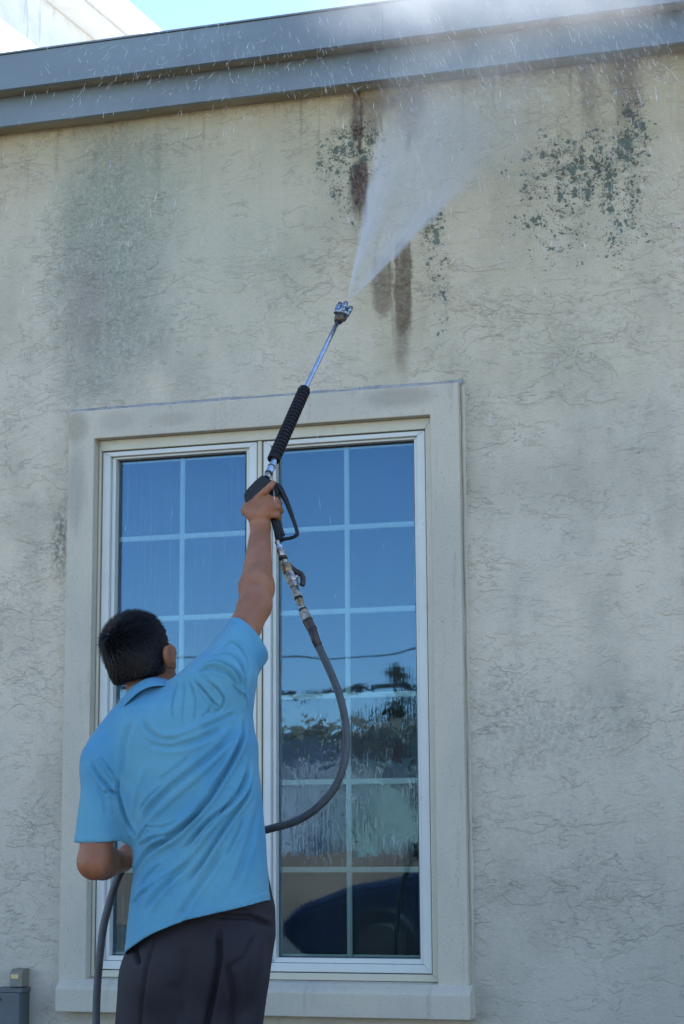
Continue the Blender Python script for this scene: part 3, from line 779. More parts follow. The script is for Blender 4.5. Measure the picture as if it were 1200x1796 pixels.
# ================================================================== IMPLICIT SURFACES (for the figure)
class Field:
    def __init__(s, lo, hi, h):
        s.lo = np.array(lo, float); s.h = h
        s.n = (np.ceil((np.array(hi, float) - s.lo) / h)).astype(int) + 1
        s.F = np.full(s.n, 0.5, dtype=np.float32)
    def sub(s, lo, hi):
        a = np.maximum(np.floor((np.array(lo) - s.lo) / s.h).astype(int), 0)
        b = np.minimum(np.ceil((np.array(hi) - s.lo) / s.h).astype(int) + 1, s.n)
        if (b <= a).any(): return None
        sl = tuple(slice(a[i], b[i]) for i in range(3))
        g = [(s.lo[i] + s.h * np.arange(a[i], b[i])).astype(np.float32) for i in range(3)]
        return sl, g[0][:, None, None], g[1][None, :, None], g[2][None, None, :]
    def add(s, lo, hi, fn, k=0.02, op='union'):
        pad = k + 2 * s.h
        r = s.sub(np.array(lo) - pad, np.array(hi) + pad)
        if r is None: return
        sl, X, Y, Z = r
        d = fn(X, Y, Z); f = s.F[sl]
        if op == 'union':
            hh = np.maximum(k - np.abs(f - d), 0) / max(k, 1e-6)
            s.F[sl] = np.minimum(f, d) - hh * hh * k * .25
        else:
            hh = np.maximum(k - np.abs(f + d), 0) / max(k, 1e-6)
            s.F[sl] = np.maximum(f, -d) + hh * hh * k * .25
    def cone(s, a, b, ra, rb, k=0.02, flat=None, op='union', cut=None):
        """rounded cone from a to b; flat = (direction, factor) squeezes the section; cut = (point, normal) keeps the side opposite to the normal"""
        a = np.array(a, float); b = np.array(b, float)
        ab = b - a; L2 = float(ab @ ab); R = max(ra, rb) + .004
        def fn(X, Y, Z):
            px, py, pz = X - a[0], Y - a[1], Z - a[2]
            t = np.clip((px * ab[0] + py * ab[1] + pz * ab[2]) / L2, 0, 1)
            qx, qy, qz = px - t * ab[0], py - t * ab[1], pz - t * ab[2]
            if flat is not None:
                d = np.array(flat[0], float); d /= np.linalg.norm(d)
                c = (qx * d[0] + qy * d[1] + qz * d[2]) * (1 / flat[1] - 1)
                qx, qy, qz = qx + c * d[0], qy + c * d[1], qz + c * d[2]
            d0 = np.sqrt(qx * qx + qy * qy + qz * qz) - (ra + (rb - ra) * t)
            if cut is not None:
                c0, cn = np.array(cut[0], float), np.array(cut[1], float); cn /= np.linalg.norm(cn)
                d0 = np.maximum(d0, (X - c0[0]) * cn[0] + (Y - c0[1]) * cn[1] + (Z - c0[2]) * cn[2])
            return d0
        s.add(np.minimum(a, b) - R, np.maximum(a, b) + R, fn, k, op)
    def ell(s, c, r, rot=None, k=0.02, op='union'):
        c = np.array(c, float); r = np.array(r, float)
        Rm = np.array(rot) if rot is not None else np.eye(3)      # columns = local axes
        def fn(X, Y, Z):
            x, y, z = X - c[0], Y - c[1], Z - c[2]
            u = (x * Rm[0, 0] + y * Rm[1, 0] + z * Rm[2, 0]) / r[0]
            v = (x * Rm[0, 1] + y * Rm[1, 1] + z * Rm[2, 1]) / r[1]
            w = (x * Rm[0, 2] + y * Rm[1, 2] + z * Rm[2, 2]) / r[2]
            q = np.sqrt(u * u + v * v + w * w) + 1e-6
            g = np.sqrt((u / r[0]) ** 2 + (v / r[1]) ** 2 + (w / r[2]) ** 2) + 1e-6
            return q * (q - 1) / g
        R = r.max() + .004
        s.add(c - R, c + R, fn, k, op)
    def loft(s, secs, z0, z1, k=0.02, p=2.4):
        """column of super-ellipses: secs rows z, cx, cy, rx, ry"""
        S = np.array(sorted(secs)); zz = S[:, 0]
        lo = (S[:, 1] - S[:, 3]).min(), (S[:, 2] - S[:, 4]).min(), z0
        hi = (S[:, 1] + S[:, 3]).max(), (S[:, 2] + S[:, 4]).max(), z1
        def fn(X, Y, Z):
            cx, cy, rx, ry = (np.interp(Z, zz, S[:, i]) for i in (1, 2, 3, 4))
            u = np.abs((X - cx) / rx); v = np.abs((Y - cy) / ry)
            q = (u ** p + v ** p) ** (1 / p)
            d = (q - 1) * (np.minimum(rx, ry) * .55 + .45 * np.sqrt(rx * ry))
            return np.maximum(d, np.maximum(Z - z1, z0 - Z)).astype(np.float32)
        s.add(lo, hi, fn, k)
    def nets(s):
        F = s.F; n = np.array(F.shape)
        neg = F < 0
        c = [neg[i:n[0] - 1 + i, j:n[1] - 1 + j, k:n[2] - 1 + k] for i in (0, 1) for j in (0, 1) for k in (0, 1)]
        allc = np.logical_and.reduce(c); anyc = np.logical_or.reduce(c)
        act = anyc & ~allc
        I = np.argwhere(act)
        idx = np.full(act.shape, -1, dtype=np.int32); idx[act] = np.arange(len(I))
        P = np.zeros((len(I), 3)); W = np.zeros(len(I))
        cor = [(i, j, k) for i in (0, 1) for j in (0, 1) for k in (0, 1)]
        vals = {q: F[I[:, 0] + q[0], I[:, 1] + q[1], I[:, 2] + q[2]] for q in cor}
        for q in cor:
            for ax in range(3):
                if q[ax]: continue
                r = list(q); r[ax] = 1; r = tuple(r)
                a, b = vals[q], vals[r]
                m = (a < 0) != (b < 0)
                t = np.where(m, a / np.where(m, a - b, 1), 0)
                pt = np.array(q, float)[None, :].repeat(len(I), 0); pt[:, ax] += t
                P[m] += pt[m]; W[m] += 1
        P /= W[:, None]
        V = s.lo + (I + P) * s.h
        Q = []
        for ax in range(3):
            o1, o2 = [(1, 2), (2, 0), (0, 1)][ax]
            sl0 = [slice(1, -1)] * 3; sl1 = [slice(1, -1)] * 3
            sl0[ax] = slice(0, -1); sl1[ax] = slice(1, None)
            a, b = neg[tuple(sl0)], neg[tuple(sl1)]
            for m, flip in ((a & ~b, False), (~a & b, True)):
                E = np.argwhere(m)
                if not len(E): continue
                for q in range(3):
                    if q != ax: E[:, q] += 1
                def cell(d1, d2):
                    G = E.copy(); G[:, o1] -= d1; G[:, o2] -= d2
                    return idx[G[:, 0], G[:, 1], G[:, 2]]
                quad = np.stack([cell(1, 1), cell(0, 1), cell(0, 0), cell(1, 0)], 1)
                if flip: quad = quad[:, ::-1]
                Q.append(quad)
        Q = np.concatenate(Q); Q = Q[(Q >= 0).all(1)]
        return V, Q

def smooth_mesh(V, Q, it=2, lam=0.5):
    e = np.concatenate([Q[:, [0, 1]], Q[:, [1, 2]], Q[:, [2, 3]], Q[:, [3, 0]]])
    e = np.concatenate([e, e[:, ::-1]])
    cnt = np.bincount(e[:, 0], minlength=len(V))[:, None]
    for _ in range(it):
        A = np.stack([np.bincount(e[:, 0], weights=V[e[:, 1], i], minlength=len(V)) for i in range(3)], 1)
        V = V + lam * (A / np.maximum(cnt, 1) - V)
    return V

def vnormals(V, Q):
    fn = np.cross(V[Q[:, 2]] - V[Q[:, 0]], V[Q[:, 3]] - V[Q[:, 1]])
    N = np.stack([np.bincount(Q.ravel(), weights=np.repeat(fn[:, i], 4), minlength=len(V)) for i in range(3)], 1)
    return N / (np.linalg.norm(N, axis=1, keepdims=True) + 1e-12)

def drop(V, Q, keepf):
    Q = Q[keepf]
    used = np.unique(Q)
    mp = np.full(len(V), -1); mp[used] = np.arange(len(used))
    return V[used], mp[Q]

def npv(v): return np.array(v[:])

# ================================================================== PERSON
def skin_mat():
    m = M('skin_material', 0.46, spec=0.4)
    n = m.noise(scale=18.0, detail=4)
    f = m.noise(scale=160.0, detail=3, rough=0.7, off=3.0)
    c = m.mix(n.ss(0.35, 0.7), (0.255, 0.098, 0.046), (0.33, 0.135, 0.068))
    c = m.mix(f.ss(0.5, 0.75) * 0.25, c, (0.22, 0.10, 0.06))
    w = m.noise(scale=7.0, detail=2, off=6.0)
    c = m.mix(w.ss(0.5, 0.7) * 0.3, c, (0.29, 0.105, 0.06))
    m.color(c)
    m.p.inputs['Subsurface Weight'].default_value = 0.08
    m.p.inputs['Subsurface Radius'].default_value = (0.012, 0.005, 0.003)
    m.p.inputs['Subsurface Scale'].default_value = 0.6
    m.bump(f * 0.5 + n, 0.0012, 0.7)
    m.rough(f.ss(0.3, 0.7, 0.36, 0.55))
    return m.m

def cloth_mat(name, base, dark, rough=0.75, sheen=0.3, wetz=None):
    m = M(name, rough, spec=0.25)
    n = m.noise(scale=4.0, detail=5, rough=0.6)
    f = m.noise(scale=420.0, detail=2, rough=0.6)
    b = m.noise(m.vec(m.x * 22.0, m.y * 22.0, m.z * 9.0), scale=1.0, detail=5, rough=0.65, off=8.0)
    c = m.mix(n.ss(0.35, 0.7), base, dark)
    c = m.mix(b.ss(0.52, 0.72) * 0.22, c, tuple(x * 0.75 for x in base))
    m.color(c)
    m.p.inputs['Sheen Weight'].default_value = sheen
    m.p.inputs['Sheen Roughness'].default_value = 0.5
    m.bump(f * 0.35 + b * 0.6, 0.0012, 0.7)
    return m.m

def hair_mat():
    m = M('black_hair_material', 0.45, (0.0035, 0.003, 0.0032), spec=0.22)
    return m.m

MT['skin'] = skin_mat()
MT['shirt'] = cloth_mat('blue_polo_material', (0.110, 0.305, 0.405), (0.060, 0.238, 0.395), 0.8, 0.1)
MT['shorts'] = cloth_mat('charcoal_shorts_material', (0.026, 0.0235, 0.031), (0.018, 0.016, 0.0215), 0.7, 0.0)
MT['hair'] = hair_mat()
MT['shoe'] = simple('dark_shoe_material', (0.03, 0.03, 0.032), 0.6)
MT['sole'] = simple('pale_sole_material', (0.5, 0.5, 0.48), 0.6)
MT['eye'] = simple('eye_material', (0.7, 0.68, 0.65), 0.15, var=0.02)

YT = -1.70                                   # mid-plane of the trunk
K = (ray(340, 1400) * ((YT - CAM.y) / ray(340, 1400).y)).dot(Vector((-AX.z, -AY.z, -AZ.z))) / F_PX   # metres per photo pixel there
B = lambda px, py, Y=YT: npv(at(px, py, Y))

# joints
SHR = B(383, 1200, -1.70); ELR = B(448, 1062, -1.50); WRR = B(457, 925, -1.275)
SHL = B(186, 1338, -1.72); ELL = B(166, 1512, -1.77); WRL = B(214, 1512, -1.545)
NECK0 = B(272, 1232, -1.69); HEADC = B(247, 1150, -1.655)
HIP = B(345, 1640, -1.66)

# head frame: local x right, y forward (towards the wall), z up
def rotm(yaw, pitch, roll):
    return np.array((Matrix.Rotation(yaw, 3, 'Z') @ Matrix.Rotation(pitch, 3, 'X') @ Matrix.Rotation(roll, 3, 'Y'))[:]) if False else np.array([list(r) for r in (Matrix.Rotation(yaw, 3, 'Z') @ Matrix.Rotation(pitch, 3, 'X') @ Matrix.Rotation(roll, 3, 'Y'))])
RH = rotm(math.radians(-5), math.radians(24), math.radians(-12))
hp = lambda x, y, z: HEADC + RH @ np.array([x, y, z])

XL, XR = float(B(105, 1500, -1.7)[0]), float(B(515, 1200, -1.7)[0])
body = Field((XL, -2.02, -0.01), (XR, -0.98, 2.30), 0.0034)
lo = np.minimum.reduce([SHL, ELL, WRL, SHR, WRR, HEADC]); 
# --- trunk (under the clothes)
tr = []
for (py, xl, xr, ry) in ((1225, 262, 400, .070), (1260, 225, 415, .092), (1320, 215, 425, .100), (1400, 225, 432, .100), (1480, 248, 440, .095), (1560, 264, 440, .074), (1620, 268, 440, .074), (1680, 270, 440, .078)):
    a, b = B(xl, py), B(xr, py)
    tr.append((a[2], (a[0] + b[0]) / 2, YT + .01, (b[0] - a[0]) / 2, ry))
body.loft(tr, tr[-1][0], tr[0][0], .03)
# --- neck and head
body.cone(NECK0 + [0.0, 0.01, -.06], hp(0, -.012, -.070), .068, .061, .03)
body.ell(hp(0, -.010, .012), (.073, .094, .092), RH, .02)             # cranium
body.ell(hp(0, .030, -.035), (.062, .068, .078), RH, .03)             # face mass
body.ell(hp(0, .060, -.090), (.035, .030, .026), RH, .03)             # chin
body.cone(hp(0, .092, -.005), hp(0, .112, -.040), .008, .012, .012)   # nose
body.ell(hp(0, .092, -.066), (.024, .010, .010), RH, .008)            # lips
for sx in (-1, 1):
    body.ell(hp(sx * .030, .088, .014), (.020, .009, .007), RH, .012)     # brow
    body.ell(hp(sx * .031, .096, -.006), (.013, .009, .009), RH, .006, 'cut')
    body.ell(hp(sx * .064, .040, -.022), (.012, .030, .020), RH, .02)     # cheek and jaw
    # ear: rim, bowl and lobe
    RE = RH @ rotm(math.radians(-sx * 22), 0, math.radians(sx * 6))
    body.ell(hp(sx * .089, -.014, -.022), (.0085, .021, .033), RE, .006)
    body.ell(hp(sx * .099, -.008, -.018), (.006, .011, .020), RE, .004, 'cut')
    body.ell(hp(sx * .086, -.006, -.050), (.006, .009, .011), RE, .006)
# --- right arm, raised
body.cone(SHR, ELR, .052, .043, .03)
mid = ELR * .78 + WRR * .22
body.cone(ELR, mid, .042, .0475, .02)
body.cone(mid, WRR, .0475, .0285, .02, flat=((0.2, 1, .5), .92))
body.ell(ELR + [-.012, -.012, -.01], (.03, .028, .034), None, .02)
# --- left arm
body.cone(SHL, ELL, .050, .0425, .03)
midl = ELL * .72 + WRL * .28
body.cone(ELL, midl, .041, .043, .02)
body.cone(midl, WRL, .043, .028, .02)
# --- legs
KNL, KNR = B(262, 1880, -1.60), B(398, 1880, -1.62)
ANL, ANR = np.array([KNL[0] - .02, -1.70, .19]), np.array([KNR[0] + .02, -1.70, .19])
body.cone(B(292, 1700, -1.66), KNL, .080, .058, .05)
body.cone(B(398, 1700, -1.66), KNR, .080, .058, .05)
for kn, an in ((KNL, ANL), (KNR, ANR)):
    body.cone(kn, kn * .7 + an * .3 + [0, -.012, 0], .055, .056, .02)
    body.cone(kn * .7 + an * .3 + [0, -.012, 0], an, .056, .034, .02)
    body.cone(an + [0, -.01, -.035], an + [0, .16, -.06], .034, .026, .02)

# --- right hand: G(px,py,dy) are survey points round the gun handle
GYH = -1.27
def G(px, py, dy=0.0): return npv(at(px, py, GYH + dy))
body.cone(WRR, G(456, 904, -.012), .0275, .031, .015, flat=((0, 1, 0), .80))
body.cone(G(448, 897, -.016), G(470, 888, -.014), .031, .030, .015, flat=((0, 1, 0), .62))      # back of the hand
body.cone(G(444, 893, -.014), G(462, 877, -.016), .027, .023, .012, flat=((0, 1, 0), .66))
body.cone(G(433, 896, .0), G(438, 884, .026), .0175, .016, .012)                      # thumb root
body.cone(G(438, 884, .026), G(450, 870, .050), .013, .0115, .006)
body.cone(G(450, 870, .050), G(464, 864, .058), .0110, .0095, .004)
# index finger stretched along the housing
body.cone(G(453, 874, -.020), G(465, 862, -.030), .0125, .0108, .008)
body.cone(G(465, 862, -.030), G(474, 853, -.031), .0104, .0096, .003)
body.cone(G(474, 853, -.031), G(479, 847, -.027), .0094, .0080, .003)
# middle, ring, little: over the handle into the guard and round behind it
for (k0, k1, k2, k3, r) in (((466, 880), (483, 878), (489, 884), (480, 892), .0110), ((468, 891), (487, 890), (492, 896), (482, 904), .0108), ((467, 902), (485, 903), (489, 909), (480, 914), .0098)):
    a, b, c, d = G(*k0, -.018), G(*k1, -.010), G(*k2, .018), G(*k3, .044)
    body.cone(a, b, r * 1.12, r * 1.05, .006)
    body.cone(b, c, r * 1.05, r * .98, .0025)
    body.cone(c, d, r * .98, r * .85, .0025)
# --- left hand closing on the hose
HL = B(224, 1503, -1.50)
HB = lambda x, y, z: HL + np.array([x, y, z])
body.cone(WRL, HL + [.0, .0, .0], .027, .030, .012, flat=((0, 0, 1), .8))
body.cone(HL + [-.004, .01, .008], HL + [.020, .03, -.012], .027, .026, .012)
for i in range(4):
    z = .018 - i * .019
    r = .0100 - .0006 * abs(i - 1)
    a = HB(.022, .035, z); b = HB(.050, .028, z - .006); c = HB(.052, -.002, z - .008); d = HB(.030, -.016, z - .008)
    body.cone(a, b, r * 1.1, r, .006); body.cone(b, c, r, r * .95, .0025); body.cone(c, d, r * .95, r * .82, .0025)
body.cone(HB(-.004, -.010, .010), HB(.014, -.030, .004), .013, .011, .006)
body.cone(HB(.014, -.030, .004), HB(.034, -.030, -.006), .0108, .009, .003)

V_, Q_ = body.nets()
V_ = smooth_mesh(V_, Q_, 1, .4)
person = empty('person', (float(HIP[0]), float(HIP[1]), 0.0), 'person in blue polo shirt and charcoal shorts, seen from behind with right arm raised', 'person')
from_np('body', V_, Q_, MT['skin'], person)
for sx in (-1, 1):
    bm = bmesh.new(); bmesh.ops.create_uvsphere(bm, u_segments=16, v_segments=10, radius=.0115, matrix=Matrix.Translation(Vector(hp(sx * .031, .086, -.006))))
    from_bm('eye', bm, MT['eye'], person, smooth=True)

# --- hair: cap plus strands
hair = Field(HEADC - .16, HEADC + .16, .0036)
hair.ell(hp(0, -.013, .020), (.0815, .103, .098), RH, .02)
hair.ell(hp(0, -.050, -.030), (.068, .060, .070), RH, .03)
cutn = lambda p, n: (lambda X, Y, Z: -((X - p[0]) * n[0] + (Y - p[1]) * n[1] + (Z - p[2]) * n[2]))
def hplane(p, n, k=.012):
    n = RH @ (np.array(n, float) / np.linalg.norm(n)); p = hp(*p)
    hair.add(HEADC - .2, HEADC + .2, lambda X, Y, Z: -((X - p[0]) * n[0] + (Y - p[1]) * n[1] + (Z - p[2]) * n[2]), k, 'cut')
hplane((0, .064, .03), (0, 1, -.35), .01)                  # forehead hairline
hplane((0, -.085, -.042), (0, -.30, -1), .012)             # nape
for sx in (-1, 1):
    hair.ell(hp(sx * .092, .010, -.036), (.030, .040, .042), RH, .01, 'cut')     # round the ears
    hair.ell(hp(sx * .080, .066, -.075), (.05, .065, .06), RH, .012, 'cut')
HV, HQ = hair.nets()
HV = smooth_mesh(HV, HQ, 2, .5)
HN = vnormals(HV, HQ)
# clumpy relief on the cap
for i in range(len(HV)):
    l = RH.T @ (HV[i] - HEADC)
    HV[i] += HN[i] * (.0022 * mnoise.noise(Vector((math.atan2(l[0], l[2] + .02) * 22, l[1] * 30, 0))) + .001)
hairo = from_np('hair', HV, HQ, MT['hair'], person)
def strands(n, seed):
    r = np.random.default_rng(seed)
    lo_ = [RH.T @ (v - HEADC) for v in HV]
    lo_ = np.array(lo_)
    pick = r.integers(0, len(HV), n)
    VV, FF = [], []
    for i in pick:
        p, nn = HV[i], HN[i]; l = lo_[i]
        # flow: from the crown outwards; on top it is brushed up to the front right
        crown = np.array([-.01, -.055, .085])
        fl = l - crown; fl = fl - 0.0
        fl = fl / (np.linalg.norm(fl) + 1e-6)
        top = max(0.0, min(1.0, (l[2] - .02) / .06)) 
        fl = RH @ (fl + np.array([.25, .25, .25]) * top)
        t = fl - nn * (fl @ nn); t /= (np.linalg.norm(t) + 1e-6)
        lift = .22 + .42 * top + r.normal(0, .10)
        d = t * (1 - .25 * top) + nn * lift + r.normal(0, .13, 3); d /= np.linalg.norm(d)
        low = max(0.0, min(1.0, (-.02 - l[2]) / .06))
        L = (.010 + .011 * top + r.random() * .006) * (1 - .55 * low)
        side = np.cross(d, nn); side /= (np.linalg.norm(side) + 1e-6)
        w = .0007 + .0006 * r.random()
        b = p - nn * .002; k = len(VV)
        mp_ = b + d * L * .55 + nn * .0005
        e = b + d * L - nn * .0012 + t * .001
        VV += [b - side * w, b + side * w, mp_ + side * w * .8, mp_ - side * w * .8, e, e + side * w * .1]
        FF += [(k, k + 1, k + 2, k + 3), (k + 3, k + 2, k + 5, k + 4)]
    return VV, FF
SV, SF = strands(15000, 4)
o = from_np('hair_strands', SV, SF, MT['hair'], person, smooth=False)
o['kind'] = 'stuff'

# --- polo shirt
shirt = Field((XL - .02, -2.0, .72), (XR + .05, -1.25, 1.95), .0042)
secs = []
for (py, xl, xr, ry) in ((1212, 318, 408, .060), (1228, 268, 418, .082), (1245, 226, 428, .098), (1275, 200, 438, .108), (1310, 190, 448, .115), (1350, 198, 450, .118), (1400, 213, 455, .118), (1450, 229, 460, .114), (1490, 238, 463, .112), (1530, 240, 466, .114), (1570, 235, 469, .120), (1620, 230, 472, .128), (1665, 227, 474, .132), (1720, 226, 476, .134)):
    a, b = B(xl, py), B(xr, py)
    secs.append((a[2], (a[0] + b[0]) / 2, YT + .0, (b[0] - a[0]) / 2, ry))
shirt.loft(secs, secs[-1][0], secs[0][0], .03, 2.3)
# right sleeve
SRE = B(437, 1120, -1.588)                    # centre of the right sleeve opening
ax_r = SRE - SHR; ax_r /= np.linalg.norm(ax_r)
nr = np.array([.60, .50, .62]); nr /= np.linalg.norm(nr)
shirt.cone(SHR + [-.01, 0, -.01], SRE + ax_r * .05, .086, .066, .045, cut=(SRE, nr))
shirt.cone(B(322, 1232), B(388, 1196), .066, .080, .04)
shirt.cone(B(402, 1252), B(405, 1196), .048, .056, .04)
# left sleeve
SLE = B(172, 1474, -1.745)
nl = np.array([.02, .10, -1.0]); nl /= np.linalg.norm(nl)
shirt.cone(SHL + [.012, 0, .0], SLE + [0, 0, -.05], .066, .0665, .040, cut=(SLE, nl))
shirt.cone(B(226, 1262), B(190, 1335), .052, .066, .05)
neckc = B(267, 1231, -1.680)
nax = npv(Vector((-.44, .40, .80)).normalized())
shirt.cone(neckc - nax * .09, neckc + nax * .004, .094, .068, .035)
SV_, SQ_ = shirt.nets()
# openings
def near_plane(V, N, c, n, tol, rad):
    d = (V - c) @ n
    return (np.abs(d) < tol) & (np.abs(N @ n) > .8) & (np.linalg.norm(V - c, axis=1) < rad)
SV_ = smooth_mesh(SV_, SQ_, 1, .3)
N_ = vnormals(SV_, SQ_)
capv = near_plane(SV_, N_, SRE, nr, .006, .10) | near_plane(SV_, N_, SLE, nl, .006, .10)
fc = SV_[SQ_].mean(1)
h0, h1 = B(228, 1658, YT - .12), B(470, 1567, YT - .05)
hemz = lambda x, y: h0[2] + (x - h0[0]) / (h1[0] - h0[0]) * (h1[2] - h0[2]) + .012 * np.sin((x - h0[0]) * 14) + .03 * (y - YT)
neckc = B(267, 1231, -1.680)
nax = npv(Vector((-.44, .40, .80)).normalized())
# neck hole: inside a cylinder round the neck axis, above the shoulders
rel = fc - neckc; al = rel @ nax; rad = np.linalg.norm(rel - al[:, None] * nax, axis=1)
keep = ~(capv[SQ_].all(1)) & (fc[:, 2] > hemz(fc[:, 0], fc[:, 1])) & ~((rad < .062) & (al > -.05) & (al < .2) & (rad < .046))
SV_, SQ_ = drop(SV_, SQ_, keep)
SV_ = np.array(SV_)
# snap the ragged hem on to its line
e = np.sort(np.concatenate([SQ_[:, [0, 1]], SQ_[:, [1, 2]], SQ_[:, [2, 3]], SQ_[:, [3, 0]]]), axis=1)
u, cnt = np.unique(e, axis=0, return_counts=True)
bv = np.zeros(len(SV_), bool); bv[u[cnt == 1].ravel()] = True
hz = hemz(SV_[:, 0], SV_[:, 1])
mhem = bv & (np.abs(SV_[:, 2] - hz) < .012)
SV_[mhem, 2] = hz[mhem]
for cc, nn in ((SRE, nr), (SLE, nl)):
    d = (SV_ - cc) @ nn
    mm = bv & (np.abs(d) < .014) & (np.linalg.norm(SV_ - cc, axis=1) < .11)
    SV_[mm] -= d[mm][:, None] * nn
# folds: (polyline in survey pixels, half width px, depth m); negative = valley
Z5 = lambda pts: [(120 + x / 3, 1040 + y / 3) for x, y in pts]
FOLDS = [
    (Z5([(942, 640), (915, 760), (850, 900), (790, 1010), (710, 1130), (600, 1240), (480, 1330), (400, 1400)]), 4.2, -.0105),
    (Z5([(925, 640), (890, 760), (825, 895), (760, 1000), (680, 1110), (570, 1210), (450, 1300)]), 6.5, .0065),
    (Z5([(968, 850), (935, 960), (870, 1090), (760, 1190), (660, 1290), (590, 1360)]), 3.6, -.0095),
    (Z5([(985, 890), (955, 990), (890, 1110), (780, 1230), (690, 1330), (610, 1440)]), 5.0, .0060),
    (Z5([(975, 930), (945, 1050), (860, 1190), (770, 1320), (690, 1440), (600, 1560)]), 3.8, -.0080),
    (Z5([(905, 700), (820, 790), (720, 880), (600, 980), (500, 1060), (430, 1150), (390, 1250)]), 5.0, -.0062),
    (Z5([(860, 780), (760, 900), (640, 1010), (520, 1110), (440, 1210)]), 6.5, .0052),
    (Z5([(860, 660), (760, 740), (650, 790), (530, 810), (420, 790)]), 5.5, -.0055),
    (Z5([(820, 640), (720, 690), (600, 740), (480, 750)]), 6.5, .0045),
    (Z5([(720, 1140), (640, 1200), (540, 1270), (440, 1300), (370, 1350)]), 3.4, -.0070),
    (Z5([(560, 1270), (470, 1330), (390, 1400), (340, 1480)]), 3.6, -.0062),
    (Z5([(700, 1330), (600, 1450), (480, 1580), (400, 1700)]), 4.5, -.0050),
    (Z5([(820, 1330), (740, 1480), (640, 1620), (560, 1740)]), 5.0, -.0045),
    (Z5([(640, 1380), (520, 1480), (410, 1560), (350, 1640)]), 5.0, .0040),
    (Z5([(345, 1640), (380, 1600), (430, 1560)]), 3.0, -.0045),
    (Z5([(265, 960), (262, 1040), (285, 1130), (320, 1220), (360, 1290)]), 3.6, -.0085),
    (Z5([(120, 880), (160, 960), (210, 1020), (262, 1070)]), 3.6, -.0055),
    (Z5([(150, 840), (200, 920), (250, 990)]), 5.0, .0050),
    (Z5([(180, 1060), (225, 1040), (262, 1075)]), 3.0, -.0050),
    (Z5([(330, 645), (300, 760), (290, 880), (275, 990)]), 5.0, -.0045),
    (Z5([(380, 640), (420, 720), (500, 770), (600, 770)]), 4.5, -.0042),
    (Z5([(415, 900), (380, 1000), (350, 1100), (340, 1200)]), 6.0, .0040),
    (Z5([(588, 455), (565, 510), (545, 590), (550, 680)]), 2.4, -.0034),
    (Z5([(605, 455), (612, 530), (600, 620), (600, 720)]), 2.2, -.0032),
    (Z5([(596, 455), (588, 540), (575, 640)]), 2.6, .0022),
    (Z5([(625, 445), (660, 520), (670, 610), (650, 700)]), 2.4, -.0034),
    (Z5([(650, 440), (720, 520), (770, 580), (800, 600)]), 2.4, -.0058),
    (Z5([(690, 430), (780, 500), (820, 560), (805, 605), (745, 650)]), 2.6, -.0048),
    (Z5([(640, 450), (690, 540), (725, 620), (720, 690)]), 3.0, .0026),
    (Z5([(670, 420), (760, 400), (850, 430), (900, 500)]), 3.4, -.0050),
    (Z5([(700, 385), (780, 360), (870, 400), (935, 520)]), 3.4, -.0058),
    (Z5([(740, 350), (820, 310), (890, 340), (930, 430), (942, 560)]), 3.2, -.0060),
    (Z5([(790, 290), (850, 250), (910, 290), (945, 370), (950, 500)]), 3.0, -.0052),
    (Z5([(690, 408), (770, 378), (860, 415), (915, 500)]), 3.8, .0045),
    (Z5([(850, 470), (900, 520), (940, 560), (945, 640)]), 1.5, -.0050), (Z5([(128, 820), (200, 900), (250, 980), (268, 1080), (280, 1160)]), 1.4, -.0030),
    (Z5([(885, 640), (830, 660), (760, 700), (690, 720)]), 4.0, -.0045),
    (Z5([(500, 1010), (430, 1075), (380, 1150)]), 2.6, -.0038), (Z5([(650, 850), (560, 930), (470, 990)]), 2.6, -.0034),
    (Z5([(430, 1215), (395, 1260), (365, 1320)]), 2.4, -.0045), (Z5([(900, 1000), (840, 1110), (760, 1220), (700, 1280)]), 2.4, -.0045),
    (Z5([(600, 1180), (520, 1225), (450, 1240), (400, 1230)]), 2.2, -.0042), (Z5([(930, 1180), (880, 1290), (820, 1400)]), 3.0, -.0040),
    (Z5([(150, 1010), (185, 1080), (200, 1170)]), 4.0, -.0030), (Z5([(500, 1420), (430, 1480), (380, 1560)]), 2.6, -.0040),
    (Z5([(560, 1500), (480, 1600), (430, 1680)]), 3.2, -.0038), (Z5([(760, 560), (740, 620), (700, 660)]), 2.2, -.0040),
    (Z5([(1020, 1000), (1000, 1150), (960, 1300), (900, 1480), (850, 1600)]), 6.0, -.0040),
]
N_ = vnormals(SV_, SQ_)
PX, PY = project_np(SV_)
disp = np.zeros(len(SV_))
def polydist(PX, PY, pts):
    best = np.full(len(PX), 1e9); bt = np.zeros(len(PX)); n = len(pts) - 1; bs = np.zeros(len(PX))
    for i in range(n):
        (x0, y0), (x1, y1) = pts[i], pts[i + 1]
        dx, dy = x1 - x0, y1 - y0; L = dx * dx + dy * dy
        t = np.clip(((PX - x0) * dx + (PY - y0) * dy) / L, 0, 1)
        d = np.hypot(PX - x0 - t * dx, PY - y0 - t * dy)
        m = d < best
        best[m] = d[m]; bt[m] = ((i + t) / n)[m]; bs[m] = np.sign((PX - x0) * dy - (PY - y0) * dx)[m]
    return best, bt, bs
wob = np.array([mnoise.noise(Vector(v * 9)) for v in SV_])
wob2 = np.array([mnoise.noise(Vector((v[0] * 16 + v[2] * 8, v[1] * 6, v[2] * 12 - v[0] * 9))) for v in SV_])
